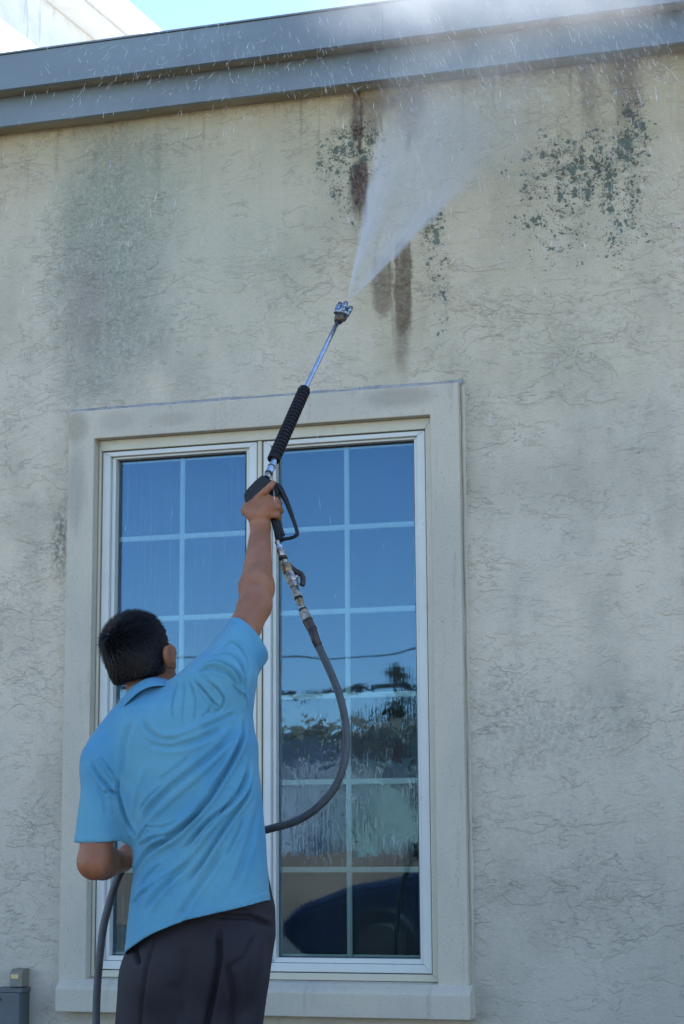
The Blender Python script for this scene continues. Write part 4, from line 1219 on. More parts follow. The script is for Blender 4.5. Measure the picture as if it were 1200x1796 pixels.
for pts, w, amp in FOLDS:
    pts = [(v.x, v.y) for v in spline([(x, y, 0) for x, y in pts], 4)]
    d, t, s = polydist(PX + wob * 3, PY + wob * 3, pts)
    fade = np.clip(np.minimum(t / .22, (1 - t) / .22), 0, 1); fade = fade * fade * (3 - 2 * fade)
    # valley with one steeper lip
    w = w * .84
    ww = np.where(s > 0, w * .60, w * 1.2)
    disp += amp * fade * np.exp(-(d / ww) ** 2)
    if amp < 0: disp += -amp * .55 * fade * np.exp(-((d - w * 2.1) / (w * 1.2)) ** 2)
facing = np.clip(-N_[:, 1] * 1.6 + .25, 0, 1)
disp = disp * facing * 1.35 + wob * .0035 + wob2 * .0022
disp[bv] *= .25
hz = hemz(SV_[:, 0], SV_[:, 1])
disp += .0016 * ((SV_[:, 2] - hz) < .020)
for cc, nn in ((SRE, nr), (SLE, nl)):
    dpl = np.abs((SV_ - cc) @ nn)
    disp += .0016 * ((dpl < .018) & (np.linalg.norm(SV_ - cc, axis=1) < .10))
SV_ = SV_ + N_ * disp[:, None]
sh = from_np('polo_shirt', SV_, SQ_, MT['shirt'], person)
md = sh.modifiers.new('thickness', 'SOLIDIFY'); md.thickness = .0028; md.offset = -1
# collar: folded band round the neck
bm = bmesh.new()
cxa = npv(frame_basis(Vector(nax))[0]); cya = np.cross(nax, cxa)
rings = []
nseg = 56
for k, (off, rr) in enumerate(((-.020, .066), (.006, .0615), (.022, .0605), (.026, .063), (.021, .0665), (-.002, .077), (-.024, .088), (-.0255, .0865), (-.004, .0735))):
    ring_ = []
    for i in range(nseg):
        a = 2 * PI * i / nseg
        d = cxa * math.cos(a) + cya * math.sin(a)
        back = max(0, -d[1])
        r = rr * 1.09 * (1.0 + .03 * math.sin(3 * a + 1))
        p = neckc + nax * (off + .002 * math.sin(5 * a)) + d * r
        ring_.append(bm.verts.new(p))
    rings.append(ring_)
for j in range(len(rings) - 1):
    for i in range(nseg):
        bm.faces.new((rings[j][i], rings[j][(i + 1) % nseg], rings[j + 1][(i + 1) % nseg], rings[j + 1][i]))
col = from_bm('collar', bm, MT['shirt'], sh, smooth=True)

# --- shorts
sf = Field((XL, -1.95, .35), (XR + .1, -1.35, 1.12), .0042)
secs = []
for (py, xl, xr, ry) in ((1480, 258, 458, .104), (1540, 252, 466, .112), (1567, 246, 472, .118), (1590, 242, 477, .124), (1640, 233, 478, .132), (1690, 224, 469, .134), (1740, 224, 456, .130), (1796, 219, 444, .122), (1830, 219, 436, .112)):
    a, b = B(xl, py, -1.66), B(xr, py, -1.66)
    secs.append((a[2], (a[0] + b[0]) / 2, -1.655, (b[0] - a[0]) / 2, ry))
zc = B(345, 1800, -1.66)[2]
sf.loft(secs, zc, secs[0][0], .02, 2.3)
LK, RK = B(262, 1900, -1.62), B(392, 1900, -1.62)
sf.cone(B(280, 1730, -1.655), LK + [0, 0, -.05], .092, .084, .06, cut=(LK, (0, 0, -1)))
sf.cone(B(394, 1730, -1.655), RK + [0, 0, -.05], .086, .082, .06, cut=(RK, (0, 0, -1)))
for px, py in ((292, 1700), (400, 1690)): sf.ell(B(px, py, -1.735), (.078, .058, .095), None, .05)
KV, KQ = sf.nets()
KV = smooth_mesh(KV, KQ, 2, .5)
KN = vnormals(KV, KQ)
PX, PY = project_np(KV)
disp = np.array([.004 * mnoise.noise(Vector(v * 8)) for v in KV])
for pts, w, amp in (([(383, 1625), (384, 1680), (374, 1740), (362, 1800), (352, 1880)], 5.5, -.022), ([(398, 1690), (410, 1750), (404, 1830)], 7, -.014),
                    ([(268, 1650), (256, 1700), (248, 1760), (243, 1830)], 3.0, -.009), ([(234, 1658), (244, 1692)], 3.6, -.016), ([(330, 1660), (322, 1720), (318, 1800)], 9, -.006), ([(450, 1640), (430, 1680), (400, 1700)], 5, -.006),
                    ([(300, 1720), (310, 1780), (305, 1840)], 12, -.006), ([(445, 1650), (440, 1720), (425, 1800)], 8, -.006),
                    ([(380, 1606), (440, 1609), (482, 1628)], 3.2, -.011), ([(375, 1597), (440, 1600), (484, 1618)], 3.6, .005)):
    d, t, s = polydist(PX, PY, pts)
    fade = np.clip(np.minimum(t / .15 + .2, (1 - t) / .15), 0, 1)
    disp += amp * fade * np.exp(-(d / w) ** 2) * np.clip(-KN[:, 1] * 2 + .3, 0, 1)
KV = KV + KN * disp[:, None]
keepf = ~((KV[KQ].mean(1)[:, 2] < LK[2] + .003) & (np.abs(KN[KQ].mean(1)[:, 2]) > .8))
KV, KQ = drop(KV, KQ, keepf)
so = from_np('shorts', KV, KQ, MT['shorts'], person)
md = so.modifiers.new('thickness', 'SOLIDIFY'); md.thickness = .003; md.offset = -1
# --- shoes
for an in (ANL, ANR):
    s1 = Field(an + [-.08, -.12, -.11], an + [.08, .27, .06], .005)
    s1.cone(an + [0, -.03, -.045], an + [0, .15, -.058], .046, .036, .03)
    s1.cone(an + [0, -.01, -.01], an + [0, -.01, .02], .045, .043, .02)
    s1.cone(an + [0, .05, -.05], an + [0, .15, -.055], .047, .043, .03)
    a_, q_ = s1.nets(); a_ = smooth_mesh(a_, q_, 2)
    a_[:, 2] = np.maximum(a_[:, 2], .118)
    shoe = from_np('shoe', a_, q_, MT['shoe'], person)
    bm = bmesh.new()
    P_ = [(an[0] + .052 * math.cos(t) * (1 + .12 * math.sin(t)), an[1] + .06 + .155 * math.sin(t)) for t in [2 * PI * k / 28 for k in range(28)]]
    a1 = [bm.verts.new((x, y, .101)) for x, y in P_]; b1 = [bm.verts.new((x, y, .124)) for x, y in P_]
    for k in range(28): bm.faces.new((a1[k], a1[(k + 1) % 28], b1[(k + 1) % 28], b1[k]))
    bm.faces.new(a1[::-1]); bm.faces.new(b1)
    from_bm('sole', bm, MT['sole'], shoe)

# ================================================================== SPRAY GUN
gun = empty('spray_gun', tuple(G(460, 890)), 'black pressure washer gun with ribbed lance grip held overhead in the right hand', 'spray gun')
def YG(py): return GYH + (850 - py) * .00140
def L(px, py, dy=0.0): return at(px, py, YG(py) + dy)
def part_tube(name, pts, rad, mat, n=16, parent=gun, smooth=True):
    bm = bmesh.new(); tube(bm, pts, rad, n)
    o = from_bm(name, bm, mat, parent)
    for p in o.data.polygons: p.use_smooth = smooth and len(p.vertices) == 4
    return o
# lance
A0, A1 = L(468, 838), L(595, 560)
ld = (A1 - A0)
part_tube('lance_tube', [L(470, 833), L(481, 805), L(508, 743), L(535, 683), L(565, 621), A1], .0072, MT['steel'], 16)
# ribbed grip
g0, g1 = L(481, 804), L(534, 684)
pts, rad = [], []
nr_ = 21
for i in range(nr_):
    for f_, r_ in ((0, .0160), (.16, .0198), (.62, .0198), (.80, .0160)):
        pts.append(g0.lerp(g1, (i + f_) / nr_)); rad.append(r_)
pts.append(g1); rad.append(.0160)
bm = bmesh.new(); tube(bm, pts, rad, 24); gr = from_bm('ribbed_grip', bm, MT['black_rubber'], gun)
for p in gr.data.polygons: p.use_smooth = True
md = gr.modifiers.new('edge', 'EDGE_SPLIT'); md.split_angle = math.radians(50)
part_tube('grip_cap', [g1 - ld * .002, g1 + ld * .008], [.0185, .0165], MT['black_rubber'])
part_tube('grip_cap', [g0 - ld * .010, g0 + ld * .002], [.0190, .0198], MT['black_rubber'])
# couplers between grip and housing
for a, b, r, mt in ((.000, .022, .0105, 'nickel'), (.022, .030, .0125, 'iron'), (.031, .062, .0118, 'steel'), (.062, .067, .0128, 'iron'), (.068, .092, .0100, 'steel'), (.092, .118, .0075, 'steel')):
    part_tube('coupler', [A0 + ld * a, A0 + ld * ((a + b) / 2), A0 + ld * b], [r * .94, r, r * .94], MT[mt], 12, smooth=False)
# nozzle turret: collar and a ring of five nozzles
ldn = (A1 - L(535, 683)).normalized(); ta, tb = frame_basis(ldn)
n0 = A1 - ldn * .012
part_tube('nozzle_collar', [n0, n0 + ldn * .010, n0 + ldn * .012, n0 + ldn * .026, n0 + ldn * .030], [.0125, .0150, .0165, .0165, .0140], MT['iron_brown'], 16)
c0 = n0 + ldn * .030
part_tube('turret_body', [c0 - ldn * .002, c0 + ldn * .002, c0 + ldn * .012, c0 + ldn * .016], [.016, .0215, .0215, .018], MT['turret_steel'], 18)
for k in range(5):
    a = 2 * PI * k / 5 + .35
    out = ta * math.cos(a) + tb * math.sin(a)
    q = c0 + out * .0165 + ldn * (.002 - .004 * (k % 2))
    dd = (ldn + out * .07).normalized()
    part_tube('nozzle', [q, q + dd * .014, q + dd * .0155, q + dd * .019, q + dd * .0205, q + dd * .032, q + dd * .0335, q + dd * (.040 + .005 * (k % 2))], [.0088, .0096, .0076, .0076, .0096, .0094, .0078, .0070], MT['turret_steel'], 12)
part_tube('nozzle', [c0 + ldn * .012, c0 + ldn * .028, c0 + ldn * .030, c0 + ldn * .046], [.0085, .0085, .0068, .0062], MT['turret_steel'], 12)
NOZ = c0 + ldn * .046

# housing, handle and guard: outlines swept through a thickness
def slab(name, pts, y0, y1, mat, bev=.004, seg=3, ytilt=False):
    bm = bmesh.new()
    fr = [at(px, py, GYH + y0 + (850 - py) * (.0008 if ytilt else 0)) for px, py in pts]
    bk = [p + Vector((0, y1 - y0, 0)) for p in fr]
    a = [bm.verts.new(p) for p in fr]; b = [bm.verts.new(p) for p in bk]
    n = len(a)
    for k in range(n): bm.faces.new((a[k], a[(k + 1) % n], b[(k + 1) % n], b[k]))
    bm.faces.new(a); bm.faces.new(b[::-1])
    bmesh.ops.recalc_face_normals(bm, faces=bm.faces)
    bmesh.ops.bevel(bm, geom=list(bm.edges), offset=bev, segments=seg, affect='EDGES', profile=.5)
    o = from_bm(name, bm, mat, gun)
    return o
slab('housing', [(459, 833), (474, 841), (484, 852), (489, 864), (480, 877), (468, 876), (447, 887), (434, 886), (428, 876), (427, 868), (433, 858), (446, 844)], -.008, .034, MT['gun_plastic'], .0035)
slab('handle', [(462, 872), (478, 866), (484, 884), (488, 905), (492, 925), (493, 944), (487, 952), (482, 948), (479, 930), (473, 910), (464, 890)], .004, .034, MT['gun_plastic'], .005)
slab('trigger', [(483, 872), (487, 880), (488, 900), (491, 920), (498, 937), (495, 940), (488, 924), (484, 904), (481, 882)], .006, .022, MT['gun_plastic'], .0015, 2)
gp_ = spline([at(px, py, GYH + dy) for px, py, dy in ((478, 850, .008), (489, 855, .010), (497, 868, .012), (506, 888, .012), (514, 910, .012), (520, 928, .012), (521, 937, .012), (515, 942, .012), (503, 945, .012), (490, 948, .012))], 6)
bm = bmesh.new()
rr = []
n_ = len(gp_)
for i in range(n_):
    t = i / (n_ - 1)
    rr.append(.0105 if t < .12 else (.0100 - .0045 * min(1, (t - .12) / .35) if t < .75 else .0050))
tube(bm, gp_, rr, 12)
from_bm('trigger_guard', bm, MT['gun_plastic'], gun, smooth=True)
for px, py in ((440, 857), (447, 851), (434, 875)):
    p = at(px, py, GYH - .0075); part_tube('screw', [p, p + Vector((0, -.0016, 0))], .003, MT['gasket'], 10)
# fittings under the handle
YV = -1.292
Vv = lambda px, py: at(px, py, YV - (py - 950) * .0005)
path = [(486, 950), (490, 962), (493, 972), (498, 984), (502, 993), (513, 1021), (516, 1030), (522, 1044), (529, 1062), (534, 1072), (539, 1085), (545, 1098), (556, 1128)]
def seg(name, a, b, ra, rb, mat, n=14, parent=gun, smooth=True):
    p, q = Vv(*a), Vv(*b)
    return part_tube(name, [p, p.lerp(q, .08), p.lerp(q, .92), q], [ra * .9, ra, rb, rb * .9], MT[mat], n, parent, smooth)
seg('swivel', (486, 949), (489, 957), .0075, .0075, 'nickel')
seg('swivel', (489, 957), (491, 963), .0098, .0098, 'steel', 6, smooth=False)
seg('quick_coupler', (491, 964), (496, 977), .0118, .0122, 'nickel')
seg('quick_coupler', (496, 978), (497, 981), .0132, .0132, 'iron')
seg('quick_coupler', (497, 981), (501, 989), .0090, .0098, 'nickel')
vb = seg('valve_body', (501, 990), (507, 1005), .0155, .0158, 'brass')
seg('valve_body', (507, 1005), (514, 1021), .0162, .0158, 'nickel', 8, smooth=False)
seg('valve_body', (514, 1021), (517, 1030), .0150, .0140, 'nickel', 6, smooth=False)
seg('hose_fitting', (516, 1030), (523, 1047), .0112, .0120, 'nickel', 6, smooth=False)
seg('hose_fitting', (523, 1047), (524, 1050), .0124, .0124, 'iron')
seg('hose_fitting', (524, 1050), (529, 1062), .0100, .0086, 'brass')
seg('hose_fitting', (531, 1068), (532, 1071), .0122, .0122, 'iron')
seg('hose_fitting', (529, 1062), (531, 1068), .0090, .0090, 'nickel')
seg('hose_nut', (532, 1071), (539, 1087), .0138, .0142, 'nickel', 6, smooth=False)
seg('hose_nut', (539, 1087), (541, 1090), .0150, .0150, 'iron')
stem = part_tube('valve_stem', [Vv(514, 1012), Vv(523, 1011)], .0055, MT['nickel'], 10)
lev = spline([Vv(*p) for p in ((510, 992), (515, 998), (521, 1003), (529, 1008), (532, 1017), (530, 1027))], 5)
bm = bmesh.new(); tube(bm, lev, [.0042 + .0035 * min(1, i / 9) for i in range(len(lev))], 10)
from_bm('valve_lever', bm, MT['iron'], gun, smooth=True)

# ================================================================== HOSE
hose = empty('pressure_hose', tuple(Vv(545, 1098)), 'dark grey rubber hose looping from the gun behind the person and down on the left', 'hose')
hp_ = [Vv(540, 1089), Vv(547, 1104), at(560, 1136, -1.38), at(578, 1175, -1.40), at(594, 1215, -1.42), at(604, 1255, -1.43), at(608, 1300, -1.44), at(602, 1345, -1.45), at(585, 1385, -1.45), at(556, 1417, -1.45), at(520, 1440, -1.45), at(480, 1452, -1.45), at(440, 1462, -1.44), at(380, 1475, -1.43), at(310, 1483, -1.43), at(258, 1488, -1.455), at(238, 1497, -1.475), at(220, 1515, -1.49), at(205, 1545, -1.50), at(192, 1585, -1.50), at(181, 1630, -1.50), at(174, 1690, -1.50), at(170, 1745, -1.50), at(169, 1796, -1.50), at(170, 1860, -1.52), at(176, 1960, -1.56)]
low = hp_[-1]
hp_ += [Vector((low.x + .02, -1.60, .27)), Vector((low.x + .05, -1.68, .14)), Vector((low.x - .05, -1.92, .1125)), Vector((low.x - .5, -2.2, .1125)), Vector((low.x - 1.4, -2.5, .1125)), Vector((low.x - 2.6, -2.7, .1125))]
bm = bmesh.new(); tube(bm, spline(hp_, 10), .0108, 16)
from_bm('hose_line', bm, MT['hose'], hose, smooth=True)
c0_, c1_ = Vv(541, 1090), Vv(549, 1108)
bm = bmesh.new(); tube(bm, [Vv(540.5, 1089), Vv(541, 1091), Vv(547.5, 1104)], [.0125, .0142, .0142], 14); tube(bm, [Vv(547.5, 1104.2), Vv(548.3, 1106)], .0126, 14)
from_bm('cuff', bm, MT['hose_cuff'], hose)
bm = bmesh.new(); tube(bm, [Vv(548, 1105.5), at(553, 1119, -1.374), at(559, 1134, -1.380)], [.0135, .0125, .0118], 14)
from_bm('bend_guard', bm, MT['hose_cuff'], hose, smooth=True)

# ================================================================== WATER
def volume_mat(name, density_fn, color=(0.93, 0.95, 0.97), aniso=0.25):
    m = M(name)
    m.nt.nodes.remove(m.p)
    v = m.nt.nodes.new('ShaderNodeVolumePrincipled')
    v.inputs['Color'].default_value = (*color, 1)
    v.inputs['Anisotropy'].default_value = aniso
    m.nt.links.new(density_fn(m).k, v.inputs['Density'])
    m.nt.links.new(v.outputs[0], m.out.inputs['Volume'])
    return m.m
JT = at(800, 175, -.05)
JD = (JT - NOZ).normalized(); JL = (JT - NOZ).length
vw = ray(700, 400).normalized()
JU = JD.cross(vw).normalized(); JV = JD.cross(JU).normalized()
if JU.x < 0: JU = -JU
def dotv(m, d, o):
    return (m.x - o.x) * d.x + (m.y - o.y) * d.y + (m.z - o.z) * d.z
KU, KV_ = .215, .06
def jet_density(m):
    t = dotv(m, JD, NOZ); u = dotv(m, JU, NOZ); w = dotv(m, JV, NOZ)
    tt = t.max(.01)
    soft = m.noise(m.vec(u / tt * 5.0, w / tt * 5.0, t * 5.0), scale=1.0, detail=4, rough=0.6)
    fil = m.noise(m.vec(u / tt * 26.0, 0.0, t * 1.6), scale=1.0, detail=3)
    far = t.ss(JL * .35, JL * .95)
    qu = (u / (tt * KU)).abs() + (soft - 0.5) * (far * 0.9 + 0.26)
    qw = (w / (tt * KV_)).abs()
    edge = qu.ss(1.04, 0.80) * (1.0 - far) + qu.ss(1.2, 0.15) * far
    body_ = (qu * qu * 0.95 + 0.34) * (1.0 - far) + far * 0.8
    prof = edge * qw.ss(1.0, 0.2)
    return prof * body_ * (fil * 1.1 + 0.38) * (t.ss(0.0, 0.03)) * 13.0 / (tt + .05) * (1.0 - t.ss(JL * .45, JL * 1.0) * 0.72)
bm = bmesh.new()
c = []
for t in (.004, JL * .99):
    for su, sw in ((-1, -1), (1, -1), (1, 1), (-1, 1)):
        c.append(bm.verts.new(NOZ + JD * t + JU * (su * (.004 + t * KU * 1.2)) + JV * (sw * (.003 + t * KV_ * 1.02))))
for f in ((0, 1, 2, 3), (4, 7, 6, 5), (0, 4, 5, 1), (1, 5, 6, 2), (2, 6, 7, 3), (3, 7, 4, 0)): bm.faces.new([c[i] for i in f])
tag(from_bm('water_jet', bm, volume_mat('water_jet_material', jet_density)), 'white fan of high pressure water sprayed from the nozzle on to the stained wall', 'water spray', kind='stuff')

def mist_density(m):
    n = m.noise(scale=2.6, detail=5, rough=0.6)
    n2 = m.noise(m.vec(m.x * 9.0 + m.z * 4.0, m.y * 6.0, m.z * 3.0), scale=1.0, detail=4, off=5.0)
    q = at(830, 215, -.2); q2 = at(760, 10, -.35); q3 = at(1080, 10, -.35)
    def bl(q, rx, rz): return ((((m.x - q.x) / rx) ** 2.0 + ((m.z - q.z) / rz) ** 2.0).sqrt() + (n - 0.5) * 0.9).ss(1.1, 0.1)
    d = bl(q, .34, .34) * 1.3 + bl(q2, .50, .20) * 1.9 + bl(q3, .55, .20) * 1.1 + bl(at(980, 120, -.2), .55, .40) * 0.55
    return d * (n2 * 1.2 + 0.25) * n.ss(0.30, 0.62) * 1.0
XA, XB = at(430, 100, -.5).x, at(1330, 100, -.5).x
bm = bmesh.new()
prof = [(-.55, 3.15), (-.012, 3.15), (-.012, Z_L0 - .01), (-.20, Z_L0 - .01), (-.20, 4.62), (-.55, 4.62)]
a = [bm.verts.new((XA, y, z)) for y, z in prof]; b = [bm.verts.new((XB, y, z)) for y, z in prof]
for k in range(6): bm.faces.new((a[k], a[(k + 1) % 6], b[(k + 1) % 6], b[k]))
bm.faces.new(a); bm.faces.new(b[::-1])
tag(from_bm('mist', bm, volume_mat('mist_material', mist_density)), 'drifting white mist where the water strikes the wall and parapet', 'mist', kind='stuff')
SC.cycles.volume_step_rate = 0.2
SC.cycles.volume_max_steps = 256

m = M('water_drop_material', 0.15)
m.p.inputs['Base Color'].default_value = (0.85, 0.9, 0.95, 1)
tr = m.nt.nodes.new('ShaderNodeBsdfTransparent'); mxs = m.nt.nodes.new('ShaderNodeMixShader'); mxs.inputs[0].default_value = 0.42
m.nt.links.new(tr.outputs[0], mxs.inputs[1]); m.nt.links.new(m.p.outputs[0], mxs.inputs[2]); m.nt.links.new(mxs.outputs[0], m.out.inputs['Surface'])
MT['drop'] = m.m
def drops():
    r = np.random.default_rng(5)
    VV, FF = [], []
    def one(px, py, Y, ang, ln, w):
        p = npv(at(px, py, Y)); d = np.array([math.sin(ang), r.normal(0, .15), -math.cos(ang)]); d /= np.linalg.norm(d)
        s1 = np.cross(d, [0, 1, 0]); s1 /= np.linalg.norm(s1); s2 = np.cross(d, s1)
        k = len(VV)
        VV.append(p - d * ln); VV.append(p + d * ln)
        for i in range(3):
            a = 2 * PI * i / 3
            VV.append(p + d * ln * .45 + (s1 * math.cos(a) + s2 * math.sin(a)) * w)
        for i in range(3):
            FF.append((k, k + 2 + i, k + 2 + (i + 1) % 3)); FF.append((k + 1, k + 2 + (i + 1) % 3, k + 2 + i))
    R = math.radians
    for _ in range(1400):      # thrown back off the parapet, falling to the right
        px = 1200 - abs(r.normal(0, 380)) if r.random() < .6 else r.uniform(480, 1240)
        py = r.uniform(-10, 215) - (px - 700) * .09
        one(px, py, -r.uniform(.24, .9), R(r.normal(24, 8)), r.uniform(.004, .022), .0002 + .0006 * r.random() ** 3)
    for _ in range(300):       # left of the jet: splashing every way
        px = r.normal(330, 150); py = 140 - px * .09 + r.normal(0, 45)
        a = r.choice([R(r.normal(10, 15)), R(r.normal(-60, 15)), R(r.normal(-20, 12))])
        one(px, py, -r.uniform(.24, .9), a, r.uniform(.006, .020), r.uniform(.0003, .0007))
    for _ in range(650):
        px = r.uniform(640, 1200); py = r.uniform(90, 470)
        one(px, py, -r.uniform(.05, 1.0), R(r.normal(17, 6)), r.uniform(.008, .022), r.uniform(.0003, .0006))
    for _ in range(300):
        px = r.uniform(0, 1200); py = 150 + abs(r.normal(0, 420))
        one(px, py, -r.uniform(.05, 1.8), R(r.normal(3 if px > 420 else -9, 5)), r.uniform(.010, .026), r.uniform(.0003, .0007))
    return VV, FF
dv, df = drops()
tag(from_np('water_drops', dv, df, MT['drop'], smooth=False), 'fine slender water drops thrown off the parapet and falling before the wall', 'water drops', kind='stuff')

# ================================================================== WHAT THE WINDOW REFLECTS (behind the camera)
def mir(px, py, Yr):
    p = at(px, py, 2 * GY - Yr); p.y = Yr
    return p
rr_ = random.Random(3)
def tree(name, base, h, cr, label, leafc, seed, n=2600, cz=.66, leaf=.16):
    t = empty(name, tuple(base), label, 'tree', group='trees across the yard')
    q = random.Random(seed)
    bm = bmesh.new()
    top = Vector(base) + Vector((q.uniform(-.2, .2), 0, h * .8))
    tube(bm, [Vector(base), Vector(base).lerp(top, .35) + Vector((.1, 0, 0)), Vector(base).lerp(top, .7), top], [h * .035, h * .026, h * .016, h * .006], 8)
    from_bm('trunk', bm, MT['bark'], t, smooth=True)
    ends = []
    for k in range(7):
        s = Vector(base).lerp(top, q.uniform(.35, .85)); a = q.uniform(0, 2 * PI)
        e = s + Vector((math.cos(a) * cr * q.uniform(.4, .8), math.sin(a) * cr * q.uniform(.4, .8), q.uniform(.1, .3) * h))
        bm = bmesh.new(); tube(bm, [s, s.lerp(e, .5) + Vector((0, 0, .1)), e], [h * .013, h * .009, h * .003], 6); from_bm('limb', bm, MT['bark'], t, smooth=True); ends.append(e)
    cl = [(Vector(base) + Vector((q.gauss(0, .42) * cr, q.gauss(0, .42) * cr, h * cz + q.gauss(0, .17) * h)), cr * q.uniform(.22, .42)) for _ in range(16)] + [(e, cr * .3) for e in ends]
    VV, FF = [], []
    for _ in range(n):
        c, r_ = q.choice(cl)
        d = Vector((q.gauss(0, 1), q.gauss(0, 1), q.gauss(0, 1))).normalized() * r_ * (q.random() ** .4)
        p = c + d; a = Vector((q.gauss(0, 1), q.gauss(0, 1), q.gauss(0, 1))).normalized() * leaf * q.uniform(.5, 1); b = a.orthogonal().normalized() * leaf * .5
        k = len(VV); VV += [p - a, p + b, p + a, p - b]; FF.append((k, k + 1, k + 2, k + 3))
    cw = from_np('crown', [v[:] for v in VV], FF, leafc, t, smooth=False); cw['kind'] = 'stuff'
MT['bark'] = simple('bark_material', (0.12, 0.09, 0.06), 0.9)
MT['leaf_dark'] = simple('dark_leaf_material', (0.035, 0.06, 0.025), 0.6, var=.4, scale=3)
MT['leaf_pale'] = simple('pale_leaf_material', (0.07, 0.09, 0.045), 0.6, var=.4, scale=3)
g = lambda px, Y: Vector((mir(px, 1480, Y).x, Y, 0))
tree('leafy_tree', g(706, -55), 7.0, 1.3, 'tall pale green tree behind the shop, tallest of the trees across the yard', MT['leaf_pale'], 1, 1700, .64, .2)
tree('dark_tree', g(672, -56), 4.6, 1.3, 'broad dark tree behind the shop, next left of the tall pale tree', MT['leaf_dark'], 2, 3200, .66, .24)
tree('dark_tree', g(738, -56), 5.8, 1.6, 'dark tree behind the shop, rightmost of the row across the yard', MT['leaf_dark'], 5, 3200, .66, .24)
tree('dark_tree', g(240, -60), 6.4, 2.0, 'dark round tree behind the long pale house, leftmost of the trees', MT['leaf_dark'], 12, 1600, .7, .2)
MT['house_pale'] = simple('pale_house_material', (0.74, 0.68, 0.66), 0.85, var=.12, scale=2)
MT['house_green'] = simple('greenish_house_material', (0.60, 0.62, 0.48), 0.85, var=.12, scale=2)
MT['roof_brown'] = simple('brown_roof_material', (0.30, 0.235, 0.16), 0.85, var=.25, scale=4)
MT['sign_red'] = simple('red_panel_material', (0.42, 0.05, 0.04), 0.5)
MT['win_dark'] = simple('dark_window_material', (0.03, 0.035, 0.045), 0.15)
MT['door_grey'] = simple('grey_shutter_material', (0.16, 0.155, 0.17), 0.6)
def house(name, pxa, pxb, Y, py_eave, py_ridge, wall_m, label, wins):
    xa, xb = mir(pxa, 1400, Y).x, mir(pxb, 1400, Y).x
    ze = mir((pxa + pxb) / 2, py_eave, Y).z; zr = mir((pxa + pxb) / 2, py_ridge, Y).z
    h = empty(name, (xa, Y, 0), label, 'house')
    bm = bmesh.new(); box(bm, xa, xb, Y - 7, Y, 0, ze); from_bm('wall', bm, wall_m, h)
    bm = bmesh.new()
    prof = [(Y + .4, ze + .002), (Y + .4, ze + .14), (Y - 3.5, zr + .1), (Y - 7.4, ze + .14), (Y - 7.4, ze + .002)]
    a = [bm.verts.new((xa - .3, y, z)) for y, z in prof]; b = [bm.verts.new((xb + .3, y, z)) for y, z in prof]
    for k in range(5): bm.faces.new((a[k], a[(k + 1) % 5], b[(k + 1) % 5], b[k]))
    bm.faces.new(a); bm.faces.new(b[::-1]); from_bm('roof', bm, MT['roof_brown'], h)
    for nm, p0, p1, q0, q1, mt in wins:
        x0, x1 = mir(p0, 1400, Y).x, mir(p1, 1400, Y).x; z1, z0 = mir((p0 + p1) / 2, q0, Y).z, mir((p0 + p1) / 2, q1, Y).z
        bm = bmesh.new(); box(bm, x0, x1, Y + .002, Y + .06, max(z0, .02), z1); bevel_all(bm, .01); w_ = from_bm(nm, bm, MT[mt], h)
house('pale_house', 120, 604, -27, 1292, 1262, MT['house_pale'], 'long pale rendered house with brown roof across the yard, reflected in the glass',
      [('window', 515, 552, 1338, 1368, 'door_grey'), ('window', 230, 262, 1335, 1372, 'win_dark'), ('window', 345, 380, 1335, 1372, 'win_dark'), ('door', 455, 480, 1330, 1440, 'door_grey'), ('white_board', 500, 602, 1289, 1309, 'white_trim')])
house('shop', 622, 860, -25, 1284, 1272, MT['house_green'], 'greenish shop with red panel and grey shutter across the yard, reflected in the glass',
      [('red_panel', 650, 692, 1302, 1332, 'sign_red'), ('window', 698, 716, 1304, 1326, 'win_dark'), ('shutter', 664, 712, 1342, 1362, 'door_grey'), ('door', 738, 760, 1340, 1440, 'win_dark')])
# low wall and utility line
bm = bmesh.new(); x0, x1 = mir(100, 1480, -17).x, mir(780, 1480, -17).x; box(bm, x0, x1, -17.2, -17, 0, .90)
MT['tan_wall'] = simple('tan_wall_material', (0.42, 0.25, 0.16), 0.85, var=.2, scale=1.5)
tag(from_bm('garden_wall', bm, MT['tan_wall']), 'low tan wall across the sunlit yard in front of the long house', 'wall')
pole_a, pole_b = Vector((mir(60, 1200, -19).x, -19, 0)), Vector((mir(1100, 1200, -19).x, -19, 0))
for k, p in enumerate((pole_a, pole_b)):
    po = empty('utility_pole', tuple(p), ('wooden utility pole left of the yard, outside the reflection', 'wooden utility pole right of the yard, outside the reflection')[k], 'pole')
    bm = bmesh.new(); tube(bm, [p, p + Vector((0, 0, 4.6))], [.13, .10], 12); from_bm('post', bm, MT['bark'], po, smooth=True)
    bm = bmesh.new(); box(bm, p.x - .06, p.x + .06, p.y - .7, p.y + .7, 4.1, 4.2); from_bm('crossarm', bm, MT['bark'], po)
zc0 = mir(600, 1207, -19).z
wr = empty('overhead_cable', tuple(pole_a), 'pair of dark overhead cables strung between the utility poles', 'cable')
for dz, r_ in ((0, .035), (.45, .012)):
    bm = bmesh.new(); tube(bm, [pole_a.lerp(pole_b, t) + Vector((0, 0, zc0 + dz + .25 * (2 * t - 1) ** 2)) for t in [i / 20 for i in range(21)]], r_, 6)
    from_bm('cable_strand', bm, MT['gasket'], wr, smooth=True)

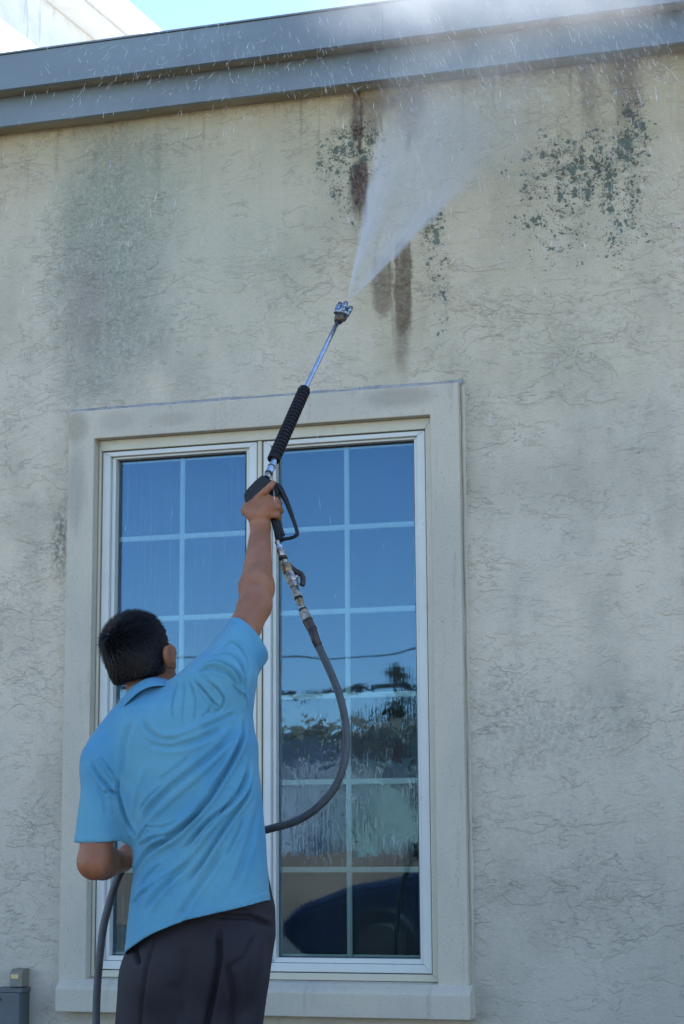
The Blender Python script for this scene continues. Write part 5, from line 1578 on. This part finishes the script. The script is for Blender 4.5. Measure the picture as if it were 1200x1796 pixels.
# parked car, dark blue, side on
MT['car_paint'] = simple('dark_blue_car_paint_material', (0.010, 0.016, 0.045), 0.18, .3, var=.1, scale=2)
cx0 = mir(484, 1600, -7.4).x; CY = -7.4
car = empty('parked_car', (cx0, CY - .85, 0), 'dark blue parked car standing side on in the yard, reflected low in the window', 'car')
sil = [(0, .40), (.04, .50), (.18, .60), (.55, .71), (1.15, .84), (1.28, .90), (2.0, 1.38), (2.6, 1.45), (3.3, 1.42), (3.9, 1.02), (4.25, .95), (4.35, .70), (4.33, .40), (4.2, .26), (.2, .24)]
bm = bmesh.new()
rows = []
for y, k, dz in ((0, 1, 0), (.10, 1.0, .02), (.85, 1, .05), (1.60, 1.0, .02), (1.70, 1, 0)):
    rows.append([bm.verts.new((cx0 + 2.17 + (x - 2.17) * (1 if 0 < y < 1.7 else .985), CY - y, z + (dz if z > .5 else 0) - (.03 if y in (0, 1.7) and z > .5 else 0))) for x, z in sil])
for a, b in zip(rows[:-1], rows[1:]):
    for k in range(len(sil)): bm.faces.new((a[k], a[(k + 1) % len(sil)], b[(k + 1) % len(sil)], b[k]))
bm.faces.new(rows[0]); bm.faces.new(rows[-1][::-1])
bmesh.ops.recalc_face_normals(bm, faces=bm.faces)
bmesh.ops.bevel(bm, geom=[e for e in bm.edges if e.calc_face_angle(0) > .25], offset=.03, segments=3, affect='EDGES')
cb = from_bm('car_body', bm, MT['car_paint'], car)
for pts in ([(1.45, .97), (2.02, 1.33), (2.5, 1.38), (2.5, .97)], [(2.56, .97), (2.56, 1.38), (3.2, 1.35), (3.68, 1.04), (3.6, .97)]):
    for yy, s_ in ((CY + .004, 1), (CY - 1.704, -1)):
        bm = bmesh.new(); f = bm.faces.new([bm.verts.new((cx0 + x, yy, z)) for x, z in pts]); r_ = bmesh.ops.extrude_face_region(bm, geom=[f])
        for v in [q_ for q_ in r_['geom'] if isinstance(q_, bmesh.types.BMVert)]: v.co.y += .008 * s_
        from_bm('side_window', bm, MT['win_dark'], car)
for x0_, x1_ in ((1.35, 2.5), (2.52, 3.5)):
    bm = bmesh.new(); box(bm, cx0 + x0_, cx0 + x1_, CY + .001, CY + .010, .30, .93); bevel_all(bm, .004); dd = from_bm('door', bm, MT['car_paint'], car)
    bm = bmesh.new(); box(bm, cx0 + x1_ - .24, cx0 + x1_ - .06, CY + .012, CY + .035, .80, .83); bevel_all(bm, .005); from_bm('handle', bm, MT['car_paint'], dd)
for wx in (.82, 3.45):
    for wy in (CY - .10, CY - 1.62):
        bm = bmesh.new(); tube(bm, [(cx0 + wx, wy - .02, .31), (cx0 + wx, wy, .31), (cx0 + wx, wy + .10, .31), (cx0 + wx, wy + .115, .31)], [.28, .31, .31, .28], 28); wh = from_bm('wheel', bm, MT['black_rubber'], car)
        bm = bmesh.new(); tube(bm, [(cx0 + wx, wy + .112, .31), (cx0 + wx, wy + .122, .31)], [.20, .18], 20); from_bm('rim', bm, MT['iron'], wh)
for yy in (CY - .25, CY - 1.45):
    bm = bmesh.new(); box(bm, cx0 + .02, cx0 + .12, yy - .14, yy + .14, .42, .50); bevel_all(bm, .01); from_bm('headlight', bm, MT['win_dark'], car)
